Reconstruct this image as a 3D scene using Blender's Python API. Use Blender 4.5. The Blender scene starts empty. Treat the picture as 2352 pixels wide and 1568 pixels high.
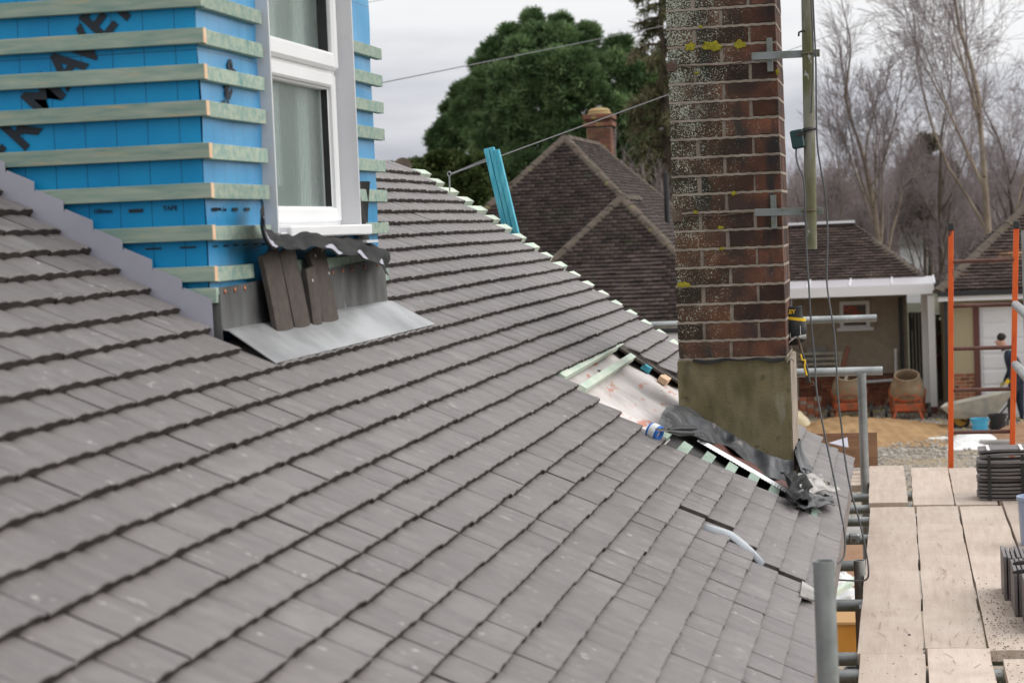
import bpy, bmesh, math, random
import numpy as np
from mathutils import Vector, Matrix
R=math.radians
scene=bpy.context.scene
# ---------------------------------------------------------------- camera
H=4.2                                     # eye height above the yard
CR=Vector((0.98198,0.18440,-0.04096)); CU=Vector((0.03010,0.06165,0.99764)); CF=CR.cross(CU)*-1
F_,P_,RO_,YA_=4704.0,0.0557979250,-0.0410395792,0.187975893
fw=Vector((-math.sin(YA_)*math.cos(P_),math.cos(YA_)*math.cos(P_),-math.sin(P_)))
r0=Vector((math.cos(YA_),math.sin(YA_),0)); u0=r0.cross(fw)
CR=math.cos(RO_)*r0+math.sin(RO_)*u0; CU=-math.sin(RO_)*r0+math.cos(RO_)*u0
CO=Vector((0,0,H))
cd=bpy.data.cameras.new('camera'); cam=bpy.data.objects.new('camera',cd); scene.collection.objects.link(cam)
m=Matrix((CR,CU,-fw)).transposed().to_4x4(); m.translation=CO; cam.matrix_world=m
cd.sensor_width=36; cd.lens=72.0; cd.clip_start=0.05; cd.clip_end=9000
cd.dof.use_dof=True; cd.dof.focus_distance=8.6; cd.dof.aperture_fstop=6.3; cd.dof.aperture_blades=9
scene.camera=cam
# ---------------------------------------------------------------- world, sun, exposure
SUN_EL,SUN_AZ=42.0,74.0                   # azimuth: degrees from +Y towards +X
w=bpy.data.worlds.new('World'); scene.world=w; w.use_nodes=True
nt=w.node_tree; nt.nodes.clear(); N=nt.nodes.new; L=nt.links.new
out=N('ShaderNodeOutputWorld'); bg=N('ShaderNodeBackground'); bg.inputs[1].default_value=0.1
sky=N('ShaderNodeTexSky'); sky.sky_type='NISHITA'; sky.sun_disc=False
sky.sun_elevation=R(SUN_EL); sky.sun_rotation=R(SUN_AZ)
tc=N('ShaderNodeTexCoord'); sx=N('ShaderNodeSeparateXYZ'); L(tc.outputs['Generated'],sx.inputs[0])
mp=N('ShaderNodeMapping'); mp.inputs['Scale'].default_value=(3,3,16); L(tc.outputs['Generated'],mp.inputs[0])
nz=N('ShaderNodeTexNoise'); nz.inputs['Scale'].default_value=1.6; nz.inputs['Detail'].default_value=5; nz.inputs['Roughness'].default_value=.5
L(mp.outputs[0],nz.inputs[0])
ma=N('ShaderNodeMath'); ma.operation='MULTIPLY_ADD'; ma.inputs[1].default_value=.14; L(nz.outputs[0],ma.inputs[0]); L(sx.outputs[2],ma.inputs[2])
mb=N('ShaderNodeMath'); mb.operation='SUBTRACT'; mb.inputs[1].default_value=.072; L(ma.outputs[0],mb.inputs[0])
cr=N('ShaderNodeValToRGB'); L(mb.outputs[0],cr.inputs[0])
e=cr.color_ramp.elements
e[0].position=0.0; e[0].color=(.33,.35,.42,1); e[1].position=1.0; e[1].color=(1.0,1.0,1.0,1)
for p_,c_ in ((.008,(.34,.355,.42,1)),(.03,(.47,.48,.55,1)),(.052,(.66,.67,.72,1)),(.08,(.90,.90,.92,1)),(.13,(1.02,1.02,1.02,1)),(.3,(1.0,1.0,1.0,1))):
    a=e.new(p_); a.color=c_
sc_=N('ShaderNodeVectorMath'); sc_.operation='SCALE'; sc_.inputs['Scale'].default_value=9.4; L(cr.outputs[0],sc_.inputs[0])
mx=N('ShaderNodeMixRGB'); mx.inputs[0].default_value=.93; L(sky.outputs[0],mx.inputs[1]); L(sc_.outputs[0],mx.inputs[2])
L(mx.outputs[0],bg.inputs[0]); L(bg.outputs[0],out.inputs[0])
sl=bpy.data.lights.new('sun','SUN'); sl.energy=2.4; sl.angle=R(80); sl.color=(1,.97,.93)
so=bpy.data.objects.new('sun',sl); scene.collection.objects.link(so)
sd=Vector((math.sin(R(SUN_AZ))*math.cos(R(SUN_EL)),math.cos(R(SUN_AZ))*math.cos(R(SUN_EL)),math.sin(R(SUN_EL))))
so.rotation_euler=sd.to_track_quat('Z','Y').to_euler(); so.location=(20,10,40)
vs=scene.view_settings; vs.view_transform='Standard'; vs.look='None'; vs.exposure=0.12; vs.gamma=1.0; vs.use_curve_mapping=False
scene.render.engine='CYCLES'; scene.cycles.max_bounces=6

rnd=random.Random(7); rng=np.random.default_rng(5)
# ---------------------------------------------------------------- helpers
def ray(x,y): x=float(x); y=float(y); return ((x-1176)/F_)*CR-((y-784)/F_)*CU+fw
def aY(x,y,Y): d=ray(x,y); Y=float(Y); return CO+d*(Y/d.y)
def aX(x,y,X): d=ray(x,y); return CO+d*(X/d.x)
def aZ(x,y,z): d=ray(x,y); return CO+d*((z-H)/d.z)
def proj(P):
    v=Vector(P)-CO; w_=v.dot(fw); return (1176+F_*v.dot(CR)/w_,784-F_*v.dot(CU)/w_,w_)
OFF={}
def inherit(o,parent):
    if parent is not None:
        o.parent=parent; OFF[o]=OFF.get(parent,Vector())
class MB:
    def __init__(s): s.v=[]; s.f=[]
    def add(s,v,f):
        n=len(s.v); s.v.extend([tuple(p) for p in v]); s.f.extend([tuple(i+n for i in q) for q in f]); return s
    def box(s,c,d,M=None,j=0):
        c=Vector(c); h=Vector(d)*.5; vs=[]
        for a in (-1,1):
            for b in (-1,1):
                for g in (-1,1):
                    p=Vector((a*h.x,b*h.y,g*h.z))
                    if j: p+=Vector((rnd.uniform(-j,j),rnd.uniform(-j,j),rnd.uniform(-j,j)))
                    vs.append(c+(M@p if M else p))
        return s.add(vs,[(0,1,3,2),(4,6,7,5),(0,4,5,1),(2,3,7,6),(0,2,6,4),(1,5,7,3)])
    def b2(s,x0,x1,y0,y1,z0,z1,j=0): return s.box(((x0+x1)/2,(y0+y1)/2,(z0+z1)/2),(x1-x0,y1-y0,z1-z0),None,j)
    def prism(s,poly,ex):
        n=len(poly); ex=Vector(ex); a=[Vector(p) for p in poly]
        return s.add(a+[p+ex for p in a],[tuple(range(n))[::-1],tuple(range(n,2*n))]+[(i,(i+1)%n,n+(i+1)%n,n+i) for i in range(n)])
    def beam(s,a,b,w_,h_,up=(0,0,1)):
        a=Vector(a); b=Vector(b); t=(b-a); l=t.length; t.normalize(); sd_=t.cross(Vector(up)).normalized(); u_=sd_.cross(t)
        return s.box((a+b)/2,(l,w_,h_),Matrix((t,sd_,u_)).transposed())
    def tube(s,pts,r,n=8,caps=True,flat=1):
        pts=[Vector(p) for p in pts]; k=len(pts)
        rr=r if isinstance(r,(list,tuple)) else [r]*k
        vs=[]; fs=[]; ref=None
        for i,p in enumerate(pts):
            t=(pts[min(i+1,k-1)]-pts[max(i-1,0)]).normalized()
            if ref is None: ref=t.orthogonal().normalized()
            ref=(ref-t*ref.dot(t))
            ref=ref.normalized() if ref.length>1e-6 else t.orthogonal().normalized()
            b=t.cross(ref)
            for q in range(n):
                a=2*math.pi*q/n; vs.append(p+rr[i]*(math.cos(a)*ref+math.sin(a)*b*flat))
        for i in range(k-1):
            for q in range(n): fs.append((i*n+q,i*n+(q+1)%n,(i+1)*n+(q+1)%n,(i+1)*n+q))
        if caps: fs.append(tuple(range(n))[::-1]); fs.append(tuple((k-1)*n+q for q in range(n)))
        return s.add(vs,fs)
    def pipe(s,a,b,r,t=.004,n=16):      # hollow tube with visible open ends
        a=Vector(a); b=Vector(b); d=(b-a).normalized(); x=d.orthogonal().normalized(); y=d.cross(x); vs=[]
        for (p,q) in ((a,r),(b,r),(b,r-t),(a+d*.0,r-t)):
            for i in range(n):
                g=2*math.pi*i/n; vs.append(p+q*(math.cos(g)*x+math.sin(g)*y))
        fs=[]
        for k in range(4):
            for i in range(n):
                j=(i+1)%n; k2=(k+1)%4; fs.append((k*n+i,k*n+j,k2*n+j,k2*n+i))
        return s.add(vs,fs)
    def lathe(s,c,prof,n=20,M=None):
        c=Vector(c); vs=[]; fs=[]; k=len(prof)
        for r_,z_ in prof:
            for q in range(n):
                a=2*math.pi*q/n; p=Vector((r_*math.cos(a),r_*math.sin(a),z_)); vs.append(c+(M@p if M else p))
        for i in range(k-1):
            for q in range(n): fs.append((i*n+q,i*n+(q+1)%n,(i+1)*n+(q+1)%n,(i+1)*n+q))
        fs.append(tuple(range(n))[::-1]); fs.append(tuple((k-1)*n+q for q in range(n)))
        return s.add(vs,fs)
    def grid(s,fn,nu,nv,thick=None):
        vs=[Vector(fn(i/nu,j/nv)) for i in range(nu+1) for j in range(nv+1)]
        k=nv+1; fs=[(i*k+j,(i+1)*k+j,(i+1)*k+j+1,i*k+j+1) for i in range(nu) for j in range(nv)]
        if thick:
            t=Vector(thick); n=len(vs); vs+= [p-t for p in vs]
            fs+=[tuple(n+q for q in f[::-1]) for f in fs]
            ring=[i*k for i in range(nu+1)]+[nu*k+j for j in range(1,nv+1)]+[i*k+nv for i in range(nu-1,-1,-1)]+[j for j in range(nv-1,0,-1)]
            for a_ in range(len(ring)):
                b_=ring[(a_+1)%len(ring)]; a2=ring[a_]; fs.append((b_,a2,a2+n,b_+n))
        return s.add(vs,fs)
    def build(s,name,mat,parent=None,smooth=False,bevel=0,origin=None,kind=None,fix=True):
        off=OFF.get(parent,Vector()) if parent is not None else (Vector(origin) if origin is not None else Vector())
        me=bpy.data.meshes.new(name)
        me.from_pydata([(p[0]-off.x,p[1]-off.y,p[2]-off.z) for p in s.v],[],s.f)
        me.materials.append(mat)
        if fix or bevel:
            bm=bmesh.new(); bm.from_mesh(me)
            if fix: bmesh.ops.recalc_face_normals(bm,faces=bm.faces)
            if bevel: bmesh.ops.bevel(bm,geom=bm.edges[:],offset=bevel,segments=1,affect='EDGES',clamp_overlap=True)
            bm.to_mesh(me); bm.free()
        if smooth:
            me.polygons.foreach_set('use_smooth',[True]*len(me.polygons))
            try: me.set_sharp_from_angle(angle=R(40))
            except Exception: pass
        o=bpy.data.objects.new(name,me); scene.collection.objects.link(o)
        if parent is not None: inherit(o,parent)
        else: o.location=off; OFF[o]=off
        if kind: o['kind']=kind
        return o
def tag(o,label,cat=None,group=None,kind=None):
    if label: o['label']=label
    if cat: o['category']=cat
    if group: o['group']=group
    if kind: o['kind']=kind
    return o
def thing(name,label,cat,loc,group=None):
    o=bpy.data.objects.new(name,None); scene.collection.objects.link(o); o.location=loc; o.empty_display_size=.1
    OFF[o]=Vector(loc); return tag(o,label,cat,group)
def np_mesh(name,mat,V,Fc,parent=None,kind=None,origin=(0,0,0),attr=None,smooth=False):
    V=np.asarray(V,dtype=np.float32); Fc=np.asarray(Fc,dtype=np.int32)
    off=np.array(OFF[parent] if parent is not None else origin,dtype=np.float32)
    me=bpy.data.meshes.new(name); k=Fc.shape[1]
    me.vertices.add(len(V)); me.vertices.foreach_set('co',(V-off).ravel())
    me.loops.add(Fc.size); me.loops.foreach_set('vertex_index',Fc.ravel())
    me.polygons.add(len(Fc)); me.polygons.foreach_set('loop_start',np.arange(0,Fc.size,k,dtype=np.int32))
    try: me.polygons.foreach_set('loop_total',np.full(len(Fc),k,dtype=np.int32))
    except Exception: pass
    me.materials.append(mat); me.update(calc_edges=True)
    if attr is not None:
        a=me.attributes.new('rnd','FLOAT','POINT'); a.data.foreach_set('value',np.asarray(attr,dtype=np.float32))
    if smooth: me.polygons.foreach_set('use_smooth',[True]*len(me.polygons))
    me.validate()
    o=bpy.data.objects.new(name,me); scene.collection.objects.link(o)
    if parent is not None: inherit(o,parent)
    else: o.location=origin; OFF[o]=Vector(origin)
    if kind: o['kind']=kind
    return o
# ---------------------------------------------------------------- materials (linear albedo)
def mat(name,c1,c2=None,scale=8,rough=.7,bump=0,bscale=60,metal=0,stretch=(1,1,1),spec=.5,layers=(),var=0,rvar=0,bstretch=(1,1,1),detail=4,lo=.35,hi=.65,trans=0,ior=1.45,bdist=.004):
    m_=bpy.data.materials.new(name); m_.use_nodes=True; t=m_.node_tree; nn=t.nodes; ll=t.links.new
    b=nn['Principled BSDF']; b.inputs['Roughness'].default_value=rough; b.inputs['Metallic'].default_value=metal
    b.inputs['Specular IOR Level'].default_value=spec; b.inputs['IOR'].default_value=ior
    if trans: b.inputs['Transmission Weight'].default_value=trans
    g=nn.new('ShaderNodeNewGeometry')
    def noise(sc,st,dt=4,ro=.55):
        mp_=nn.new('ShaderNodeMapping'); mp_.inputs['Scale'].default_value=st; ll(g.outputs['Position'],mp_.inputs[0])
        z=nn.new('ShaderNodeTexNoise'); z.inputs['Scale'].default_value=sc; z.inputs['Detail'].default_value=dt; z.inputs['Roughness'].default_value=ro
        ll(mp_.outputs[0],z.inputs['Vector']); return z
    def ramp(src,a,b_):
        q=nn.new('ShaderNodeMapRange'); q.inputs[1].default_value=a; q.inputs[2].default_value=b_; ll(src,q.inputs[0]); return q.outputs[0]
    col=None
    c2=c2 or c1
    mxn=nn.new('ShaderNodeMixRGB'); mxn.inputs[1].default_value=(*c1,1); mxn.inputs[2].default_value=(*c2,1)
    z=noise(scale,stretch,detail); ll(ramp(z.outputs[0],lo,hi),mxn.inputs[0]); col=mxn.outputs[0]
    for (lc,ls,la,lb,lst) in layers:
        z=noise(ls,lst,3,.6); q=nn.new('ShaderNodeMixRGB'); q.inputs[2].default_value=(*lc,1); ll(col,q.inputs[1]); ll(ramp(z.outputs[0],la,lb),q.inputs[0]); col=q.outputs[0]
    if var:
        oi=nn.new('ShaderNodeObjectInfo'); at=nn.new('ShaderNodeAttribute'); at.attribute_name='rnd'
        ad=nn.new('ShaderNodeMath'); ad.operation='ADD'; ll(oi.outputs['Random'],ad.inputs[0]); ll(at.outputs['Fac'],ad.inputs[1])
        fr=nn.new('ShaderNodeMath'); fr.operation='FRACT'; ll(ad.outputs[0],fr.inputs[0])
        mr=nn.new('ShaderNodeMapRange'); mr.inputs[3].default_value=1-var; mr.inputs[4].default_value=1+var; ll(fr.outputs[0],mr.inputs[0])
        vm=nn.new('ShaderNodeVectorMath'); vm.operation='SCALE'; ll(col,vm.inputs[0]); ll(mr.outputs[0],vm.inputs['Scale']); col=vm.outputs[0]
    ll(col,b.inputs['Base Color'])
    if rvar:
        z=noise(scale*1.7,stretch,3); q=nn.new('ShaderNodeMapRange'); q.inputs[3].default_value=rough-rvar; q.inputs[4].default_value=rough+rvar; q.inputs[1].default_value=.3; q.inputs[2].default_value=.7
        ll(z.outputs[0],q.inputs[0]); ll(q.outputs[0],b.inputs['Roughness'])
    if bump:
        z=noise(bscale,bstretch,3,.6); bp=nn.new('ShaderNodeBump'); bp.inputs['Strength'].default_value=bump; bp.inputs['Distance'].default_value=bdist
        ll(z.outputs[0],bp.inputs['Height']); ll(bp.outputs[0],b.inputs['Normal'])
    return m_
MT={}
MT['tile']=mat('concrete_tile',(.155,.140,.139),(.180,.163,.162),9,.48,.6,300,stretch=(1,2.2,1),spec=.5,var=.075,
    layers=(((.205,.188,.185),14,.5,.8,(.6,3,.6)),((.46,.44,.43),27,.67,.75,(1,1.1,1)),((.36,.34,.335),16,.64,.78,(.8,2.5,.8)),((.215,.20,.197),5,.56,.75,(1,1,1)),((.12,.108,.108),11,.62,.8,(1,1,1)),((.03,.027,.025),45,.755,.775,(1,1,1))),bdist=.0015)
MT['tile_edge']=mat('shaded_tile_nose',(.045,.038,.036),(.07,.058,.054),30,.9,.8,300,spec=.2)  # tail and side faces darker: shade under each course put into the colour
MT['tile_side']=mat('darkened_tile',(.075,.062,.055),(.1,.083,.073),30,.85,.8,300,spec=.3)  # darker tile copy, carries the shade on the leaning tiles' faces
MT['wall']=mat('house_wall_brick',(.2,.1,.07),(.28,.15,.1),12,.9)
MT['deck']=mat('black_underlay',(.03,.03,.033),(.045,.045,.048),10,.7,.3,40)
MT['felt']=mat('grey_roof_membrane',(.035,.034,.035),(.06,.057,.056),7,.6,.3,20)
MT['breather']=mat('white_breather_membrane',(.66,.60,.585),(.74,.69,.67),5,.6,.35,14,layers=(((.62,.27,.2),6,.60,.66,(3,.7,3)),((.66,.3,.24),30,.66,.7,(1,.3,1)),((.45,.41,.39),3,.52,.75,(1,1,1))),bdist=.01)
MT['green']=mat('treated_batten_green',(.20,.31,.27),(.36,.42,.34),5,.75,.4,90,stretch=(1.5,8,12),bstretch=(1,12,12),layers=(((.50,.42,.27),6,.6,.78,(1,5,9)),((.08,.22,.22),5,.62,.78,(1,2,2)),((.05,.05,.05),40,.765,.79,(1,1,1))),var=.12,bdist=.002)
MT['greenlight']=mat('pale_green_batten',(.44,.55,.46),(.62,.66,.56),6,.75,.4,90,var=.08,stretch=(3,1,3))
MT['sawn']=mat('sawn_timber_end',(.7,.45,.28),(.76,.56,.38),40,.8,.4,150)
MT['teal']=mat('blue_treated_timber',(.05,.36,.5),(.13,.5,.62),14,.7,.4,60,stretch=(4,4,.7),layers=(((.04,.18,.26),9,.6,.75,(3,3,.5)),((.45,.62,.6),18,.68,.8,(4,4,.5))))
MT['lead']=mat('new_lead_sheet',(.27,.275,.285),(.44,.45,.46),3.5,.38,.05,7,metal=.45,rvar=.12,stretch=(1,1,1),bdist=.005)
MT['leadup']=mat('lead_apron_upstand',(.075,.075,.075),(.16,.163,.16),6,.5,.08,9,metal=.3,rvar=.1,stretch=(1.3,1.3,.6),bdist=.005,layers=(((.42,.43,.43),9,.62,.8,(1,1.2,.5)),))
MT['dirtylead']=mat('dirty_crumpled_lead',(.24,.225,.205),(.46,.44,.42),12,.5,.5,25,metal=.25,layers=(((.1,.09,.085),9,.58,.7,(1,1,1)),),bdist=.006)
MT['oldlead']=mat('old_weathered_lead',(.038,.04,.045),(.12,.124,.132),9,.5,.4,18,metal=.1,rvar=.12,layers=(((.33,.31,.29),14,.6,.75,(1,1,1)),),bdist=.008)
MT['soaker']=mat('lead_soaker',(.35,.35,.42),(.42,.42,.49),3,.5,.1,30,metal=.1)
MT['pvc']=mat('white_upvc',(.80,.81,.82),(.84,.84,.85),4,.28,.0,30,layers=(((.7,.69,.66),8,.68,.85,(1,1,1)),))
MT['pvcgrey']=mat('grey_white_upvc_reveal',(.6,.6,.63),(.66,.66,.68),3,.42,layers=(((.5,.48,.46),5,.62,.85,(1,1,2)),))
MT['copper']=mat('copper_nail',(.75,.3,.17),None,8,.35,metal=.9)
MT['galv']=mat('galvanised_steel_tube',(.27,.29,.29),(.42,.44,.44),9,.42,.25,80,metal=.6,rvar=.12,layers=(((.2,.14,.1),13,.68,.8,(1,1,1)),((.55,.56,.55),25,.66,.75,(1,1,1))),bdist=.002)
MT['steel']=mat('bright_steel',(.6,.6,.6),None,8,.25,metal=1)
MT['orange']=mat('orange_painted_stile',(.70,.095,.010),(.76,.13,.015),9,.5,.2,60,layers=(((.05,.03,.03),20,.64,.70,(1,1,.3)),))
MT['rung']=mat('brown_wooden_rung',(.09,.035,.025),(.15,.07,.055),14,.6)
MT['board']=mat('scaffold_board',(.50,.405,.335),(.58,.485,.415),4,.85,.5,60,stretch=(9,.9,2),bstretch=(3,.4,3),var=.08,
    layers=(((.47,.375,.31),7,.58,.85,(9,.5,1)),((.42,.345,.29),1.6,.56,.78,(1,1,1)),((.25,.18,.13),14,.70,.76,(1,.45,1)),((.5,.37,.27),8,.6,.8,(.7,9,1)),((.22,.16,.12),70,.70,.77,(.10,2.0,1)),((.12,.1,.09),33,.735,.765,(1,1,1)),((.62,.54,.47),2.5,.5,.8,(1,1,1))),bdist=.0025)
MT['black']=mat('black_plastic',(.018,.018,.02),(.03,.03,.032),20,.45,.2,80)
MT['blackmat']=mat('black_rubber_sheet',(.012,.012,.013),(.025,.025,.025),8,.72,.5,14,spec=.25,layers=(((.3,.3,.3),16,.74,.8,(1,1,1)),))
MT['cable']=mat('grey_black_cable',(.07,.073,.075),(.1,.1,.105),10,.5)
MT['wire']=mat('overhead_wire',(.12,.12,.13),None,4,.6)
MT['pole']=mat('mossy_alloy_mast',(.135,.125,.06),(.28,.27,.225),7,.65,.6,60,stretch=(1,1,.4),layers=(((.12,.12,.05),5,.50,.62,(1,1,.5)),((.5,.5,.5),40,.66,.74,(1,1,.5)),((.05,.06,.02),28,.68,.76,(1,1,1))),metal=.1,bdist=.002)
MT['rust']=mat('rusty_bracket',(.085,.035,.026),(.16,.13,.09),9,.8,.5,60,layers=(((.3,.33,.27),8,.55,.65,(1,1,1)),))
MT['galvbr']=mat('mossy_galvanised_bracket',(.17,.185,.155),(.27,.29,.29),11,.5,.3,60,metal=.4,layers=(((.16,.2,.08),7,.55,.65,(1,1,1)),))
MT['mortar']=mat('pale_lime_mortar',(.25,.205,.165),(.38,.32,.265),14,.95,.9,160,layers=(((.2,.17,.1),7,.6,.75,(1,1,1)),((.08,.08,.06),30,.7,.78,(1,1,1))),bdist=.004)
MT['render']=mat('olive_stained_render',(.165,.135,.065),(.235,.195,.11),5,.9,.8,120,layers=(((.07,.06,.03),3.5,.47,.66,(1.4,1,.6)),((.30,.28,.22),4.5,.56,.70,(1.6,1,.5)),((.08,.07,.04),22,.62,.8,(1,1,1)),((.42,.4,.33),90,.73,.76,(1,1,1)),((.07,.06,.035),16,.68,.85,(1,1,1))),bdist=.003)
MT['yellow']=mat('yellow_print',(.85,.55,.02),None,4,.5)
MT['lichen']=mat('yellow_lichen',(.24,.21,.015),(.38,.33,.03),60,.95,1,200)
MT['skin']=mat('skin',(.55,.3,.22),None,9,.6)
MT['hair']=mat('dark_hair',(.02,.015,.012),None,9,.7)
MT['navy']=mat('navy_workwear',(.022,.03,.05),(.035,.045,.07),9,.9)
MT['pebble']=mat('pebbledash',(.36,.30,.19),(.50,.43,.29),60,.95,1,90,layers=(((.2,.16,.1),50,.6,.7,(1,1,1)),((.55,.5,.4),70,.64,.72,(1,1,1))),bdist=.01)
MT['pebble2']=mat('greybrown_roughcast',(.36,.30,.235),(.42,.35,.28),9,.95,1,80,layers=(((.2,.16,.12),50,.6,.72,(1,1,1)),),bdist=.01)
MT['brickb']=mat('red_background_brick',(.22,.075,.045),(.32,.12,.07),9,.9,var=.3)
MT['oldtile']=mat('old_brown_roof_tile',(.038,.027,.025),(.066,.047,.042),3,.85,.3,60,var=.42,layers=(((.2,.15,.11),22,.64,.74,(1,1,1)),((.05,.05,.028),1.4,.55,.75,(1,1,1))))
MT['oldtile2']=mat('moss_brown_roof_tile',(.045,.03,.026),(.075,.05,.042),3,.85,.3,60,var=.4,layers=(((.26,.2,.17),16,.68,.74,(1,1,1)),((.3,.17,.09),1.1,.62,.8,(.6,.6,2))))
MT['ridge']=mat('mossy_ridge_tile',(.08,.061,.049),(.12,.095,.075),6,.9,.6,50,layers=(((.2,.19,.06),5,.62,.74,(1,1,1)),((.35,.32,.27),14,.66,.74,(1,1,1))))
MT['white']=mat('white_paint',(.78,.78,.8),(.82,.82,.84),2,.4)
MT['canopy']=mat('translucent_white_sheet',(.58,.56,.60),(.62,.60,.64),2,.3)
MT['brownpaint']=mat('brown_painted_timber',(.12,.045,.035),None,5,.6)
MT['fascia']=mat('grey_brown_fascia',(.17,.14,.13),(.2,.17,.16),4,.6)
MT['ply']=mat('weathered_plywood',(.25,.14,.08),(.33,.19,.11),4,.85,.3,40,stretch=(1,4,8),layers=(((.14,.08,.05),7,.6,.75,(1,3,9)),))
MT['fence']=mat('weathered_fence',(.07,.058,.05),(.11,.09,.078),3,.9,.4,40,stretch=(6,6,.6))
MT['window']=mat('dark_window_glass',(.05,.055,.06),(.1,.1,.1),2,.12,layers=(((.4,.09,.05),3,.5,.66,(1,1,2)),))
MT['gravel']=mat('gravel_yard',(.22,.185,.15),(.34,.3,.255),2.0,.95,1,25,layers=(((.4,.38,.35),26,.55,.66,(1,1,1)),((.13,.11,.09),30,.6,.7,(1,1,1)),((.33,.24,.13),.5,.5,.7,(1,1,1))),bdist=.03)
MT['stone']=mat('pale_gravel_stone',(.3,.27,.23),(.45,.42,.38),9,.9,var=.35)
MT['sand']=mat('building_sand',(.28,.165,.075),(.38,.24,.115),2.5,.95,.8,14,layers=(((.3,.17,.07),3,.58,.7,(1,1,1)),),bdist=.03)
MT['grass']=mat('winter_field',(.05,.055,.025),(.075,.07,.04),.05,.95)
MT['hill']=mat('hazy_wooded_hill',(.10,.115,.15),(.135,.145,.175),.02,1)  # blue distance haze mixed into the hill colour
MT['pine']=mat('pine_needles',(.085,.15,.06),(.19,.28,.125),1.3,.7,lo=.4,hi=.6,spec=.25,var=.35)
MT['shrub']=mat('evergreen_leaves',(.05,.08,.022),(.11,.14,.045),1.0,.7,spec=.25,var=.35)
MT['spruce']=mat('spruce_needles',(.075,.085,.038),(.15,.13,.075),1.2,.8,spec=.2,var=.35)
MT['bark']=mat('brown_bark',(.06,.043,.032),(.12,.09,.07),3,.95)
MT['birch']=mat('birch_bark',(.2,.15,.115),(.36,.29,.22),1.5,.9,layers=(((.06,.045,.04),5,.6,.7,(1,1,2)),))
MT['twig']=mat('hazy_bare_twigs',(.22,.18,.18),(.30,.25,.25),1,.95)  # lightened, with distance haze put into the twig colour
MT['mixer']=mat('cement_caked_orange',(.24,.18,.115),(.33,.26,.18),5,.9,.4,30,layers=(((.5,.13,.045),5.5,.58,.7,(1,1,1)),))
MT['mixframe']=mat('orange_steel_frame',(.5,.10,.035),(.2,.09,.05),7,.7)
MT['barrow']=mat('grey_galvanised_barrow',(.35,.35,.32),(.5,.46,.38),6,.6,metal=.2)
MT['bluep']=mat('light_blue_plastic',(.06,.35,.55),None,5,.4)
MT['dblue']=mat('dark_blue_plastic',(.02,.05,.25),None,5,.35)
MT['bagw']=mat('white_woven_bag',(.68,.68,.68),(.8,.8,.8),6,.8,.6,8,bdist=.03)
MT['plastic']=mat('milky_plastic_strip',(.36,.4,.45),(.5,.53,.57),8,.3)
MT['tapeb']=mat('blue_tape_roll',(.02,.12,.5),(.04,.2,.6),5,.35)
MT['glove']=mat('black_leather_pouch',(.012,.012,.014),(.025,.025,.027),14,.5,.5,40)
MT['paleblue']=mat('pale_blue_tub',(.35,.42,.58),None,5,.35)
MT['terracotta']=mat('terracotta_pot',(.4,.25,.12),(.3,.26,.12),9,.9)
MT['redbrick']=mat('old_red_chimney_brick',(.19,.07,.048),(.14,.075,.05),8,.9,var=.3,layers=(((.3,.27,.1),3,.6,.75,(1,1,1)),))
MT['amber']=mat('orange_shuttering_panel',(.42,.17,.02),(.5,.22,.03),4,.7)
MT['slab']=mat('grey_concrete_slab',(.25,.24,.23),(.32,.3,.29),3,.95)
MT['innerw']=mat('bathroom_wall_green',(.30,.46,.38),None,3,.8)
MT['pale_strip']=mat('white_pane_strip',(.9,.92,.93),None,3,.9)
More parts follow.
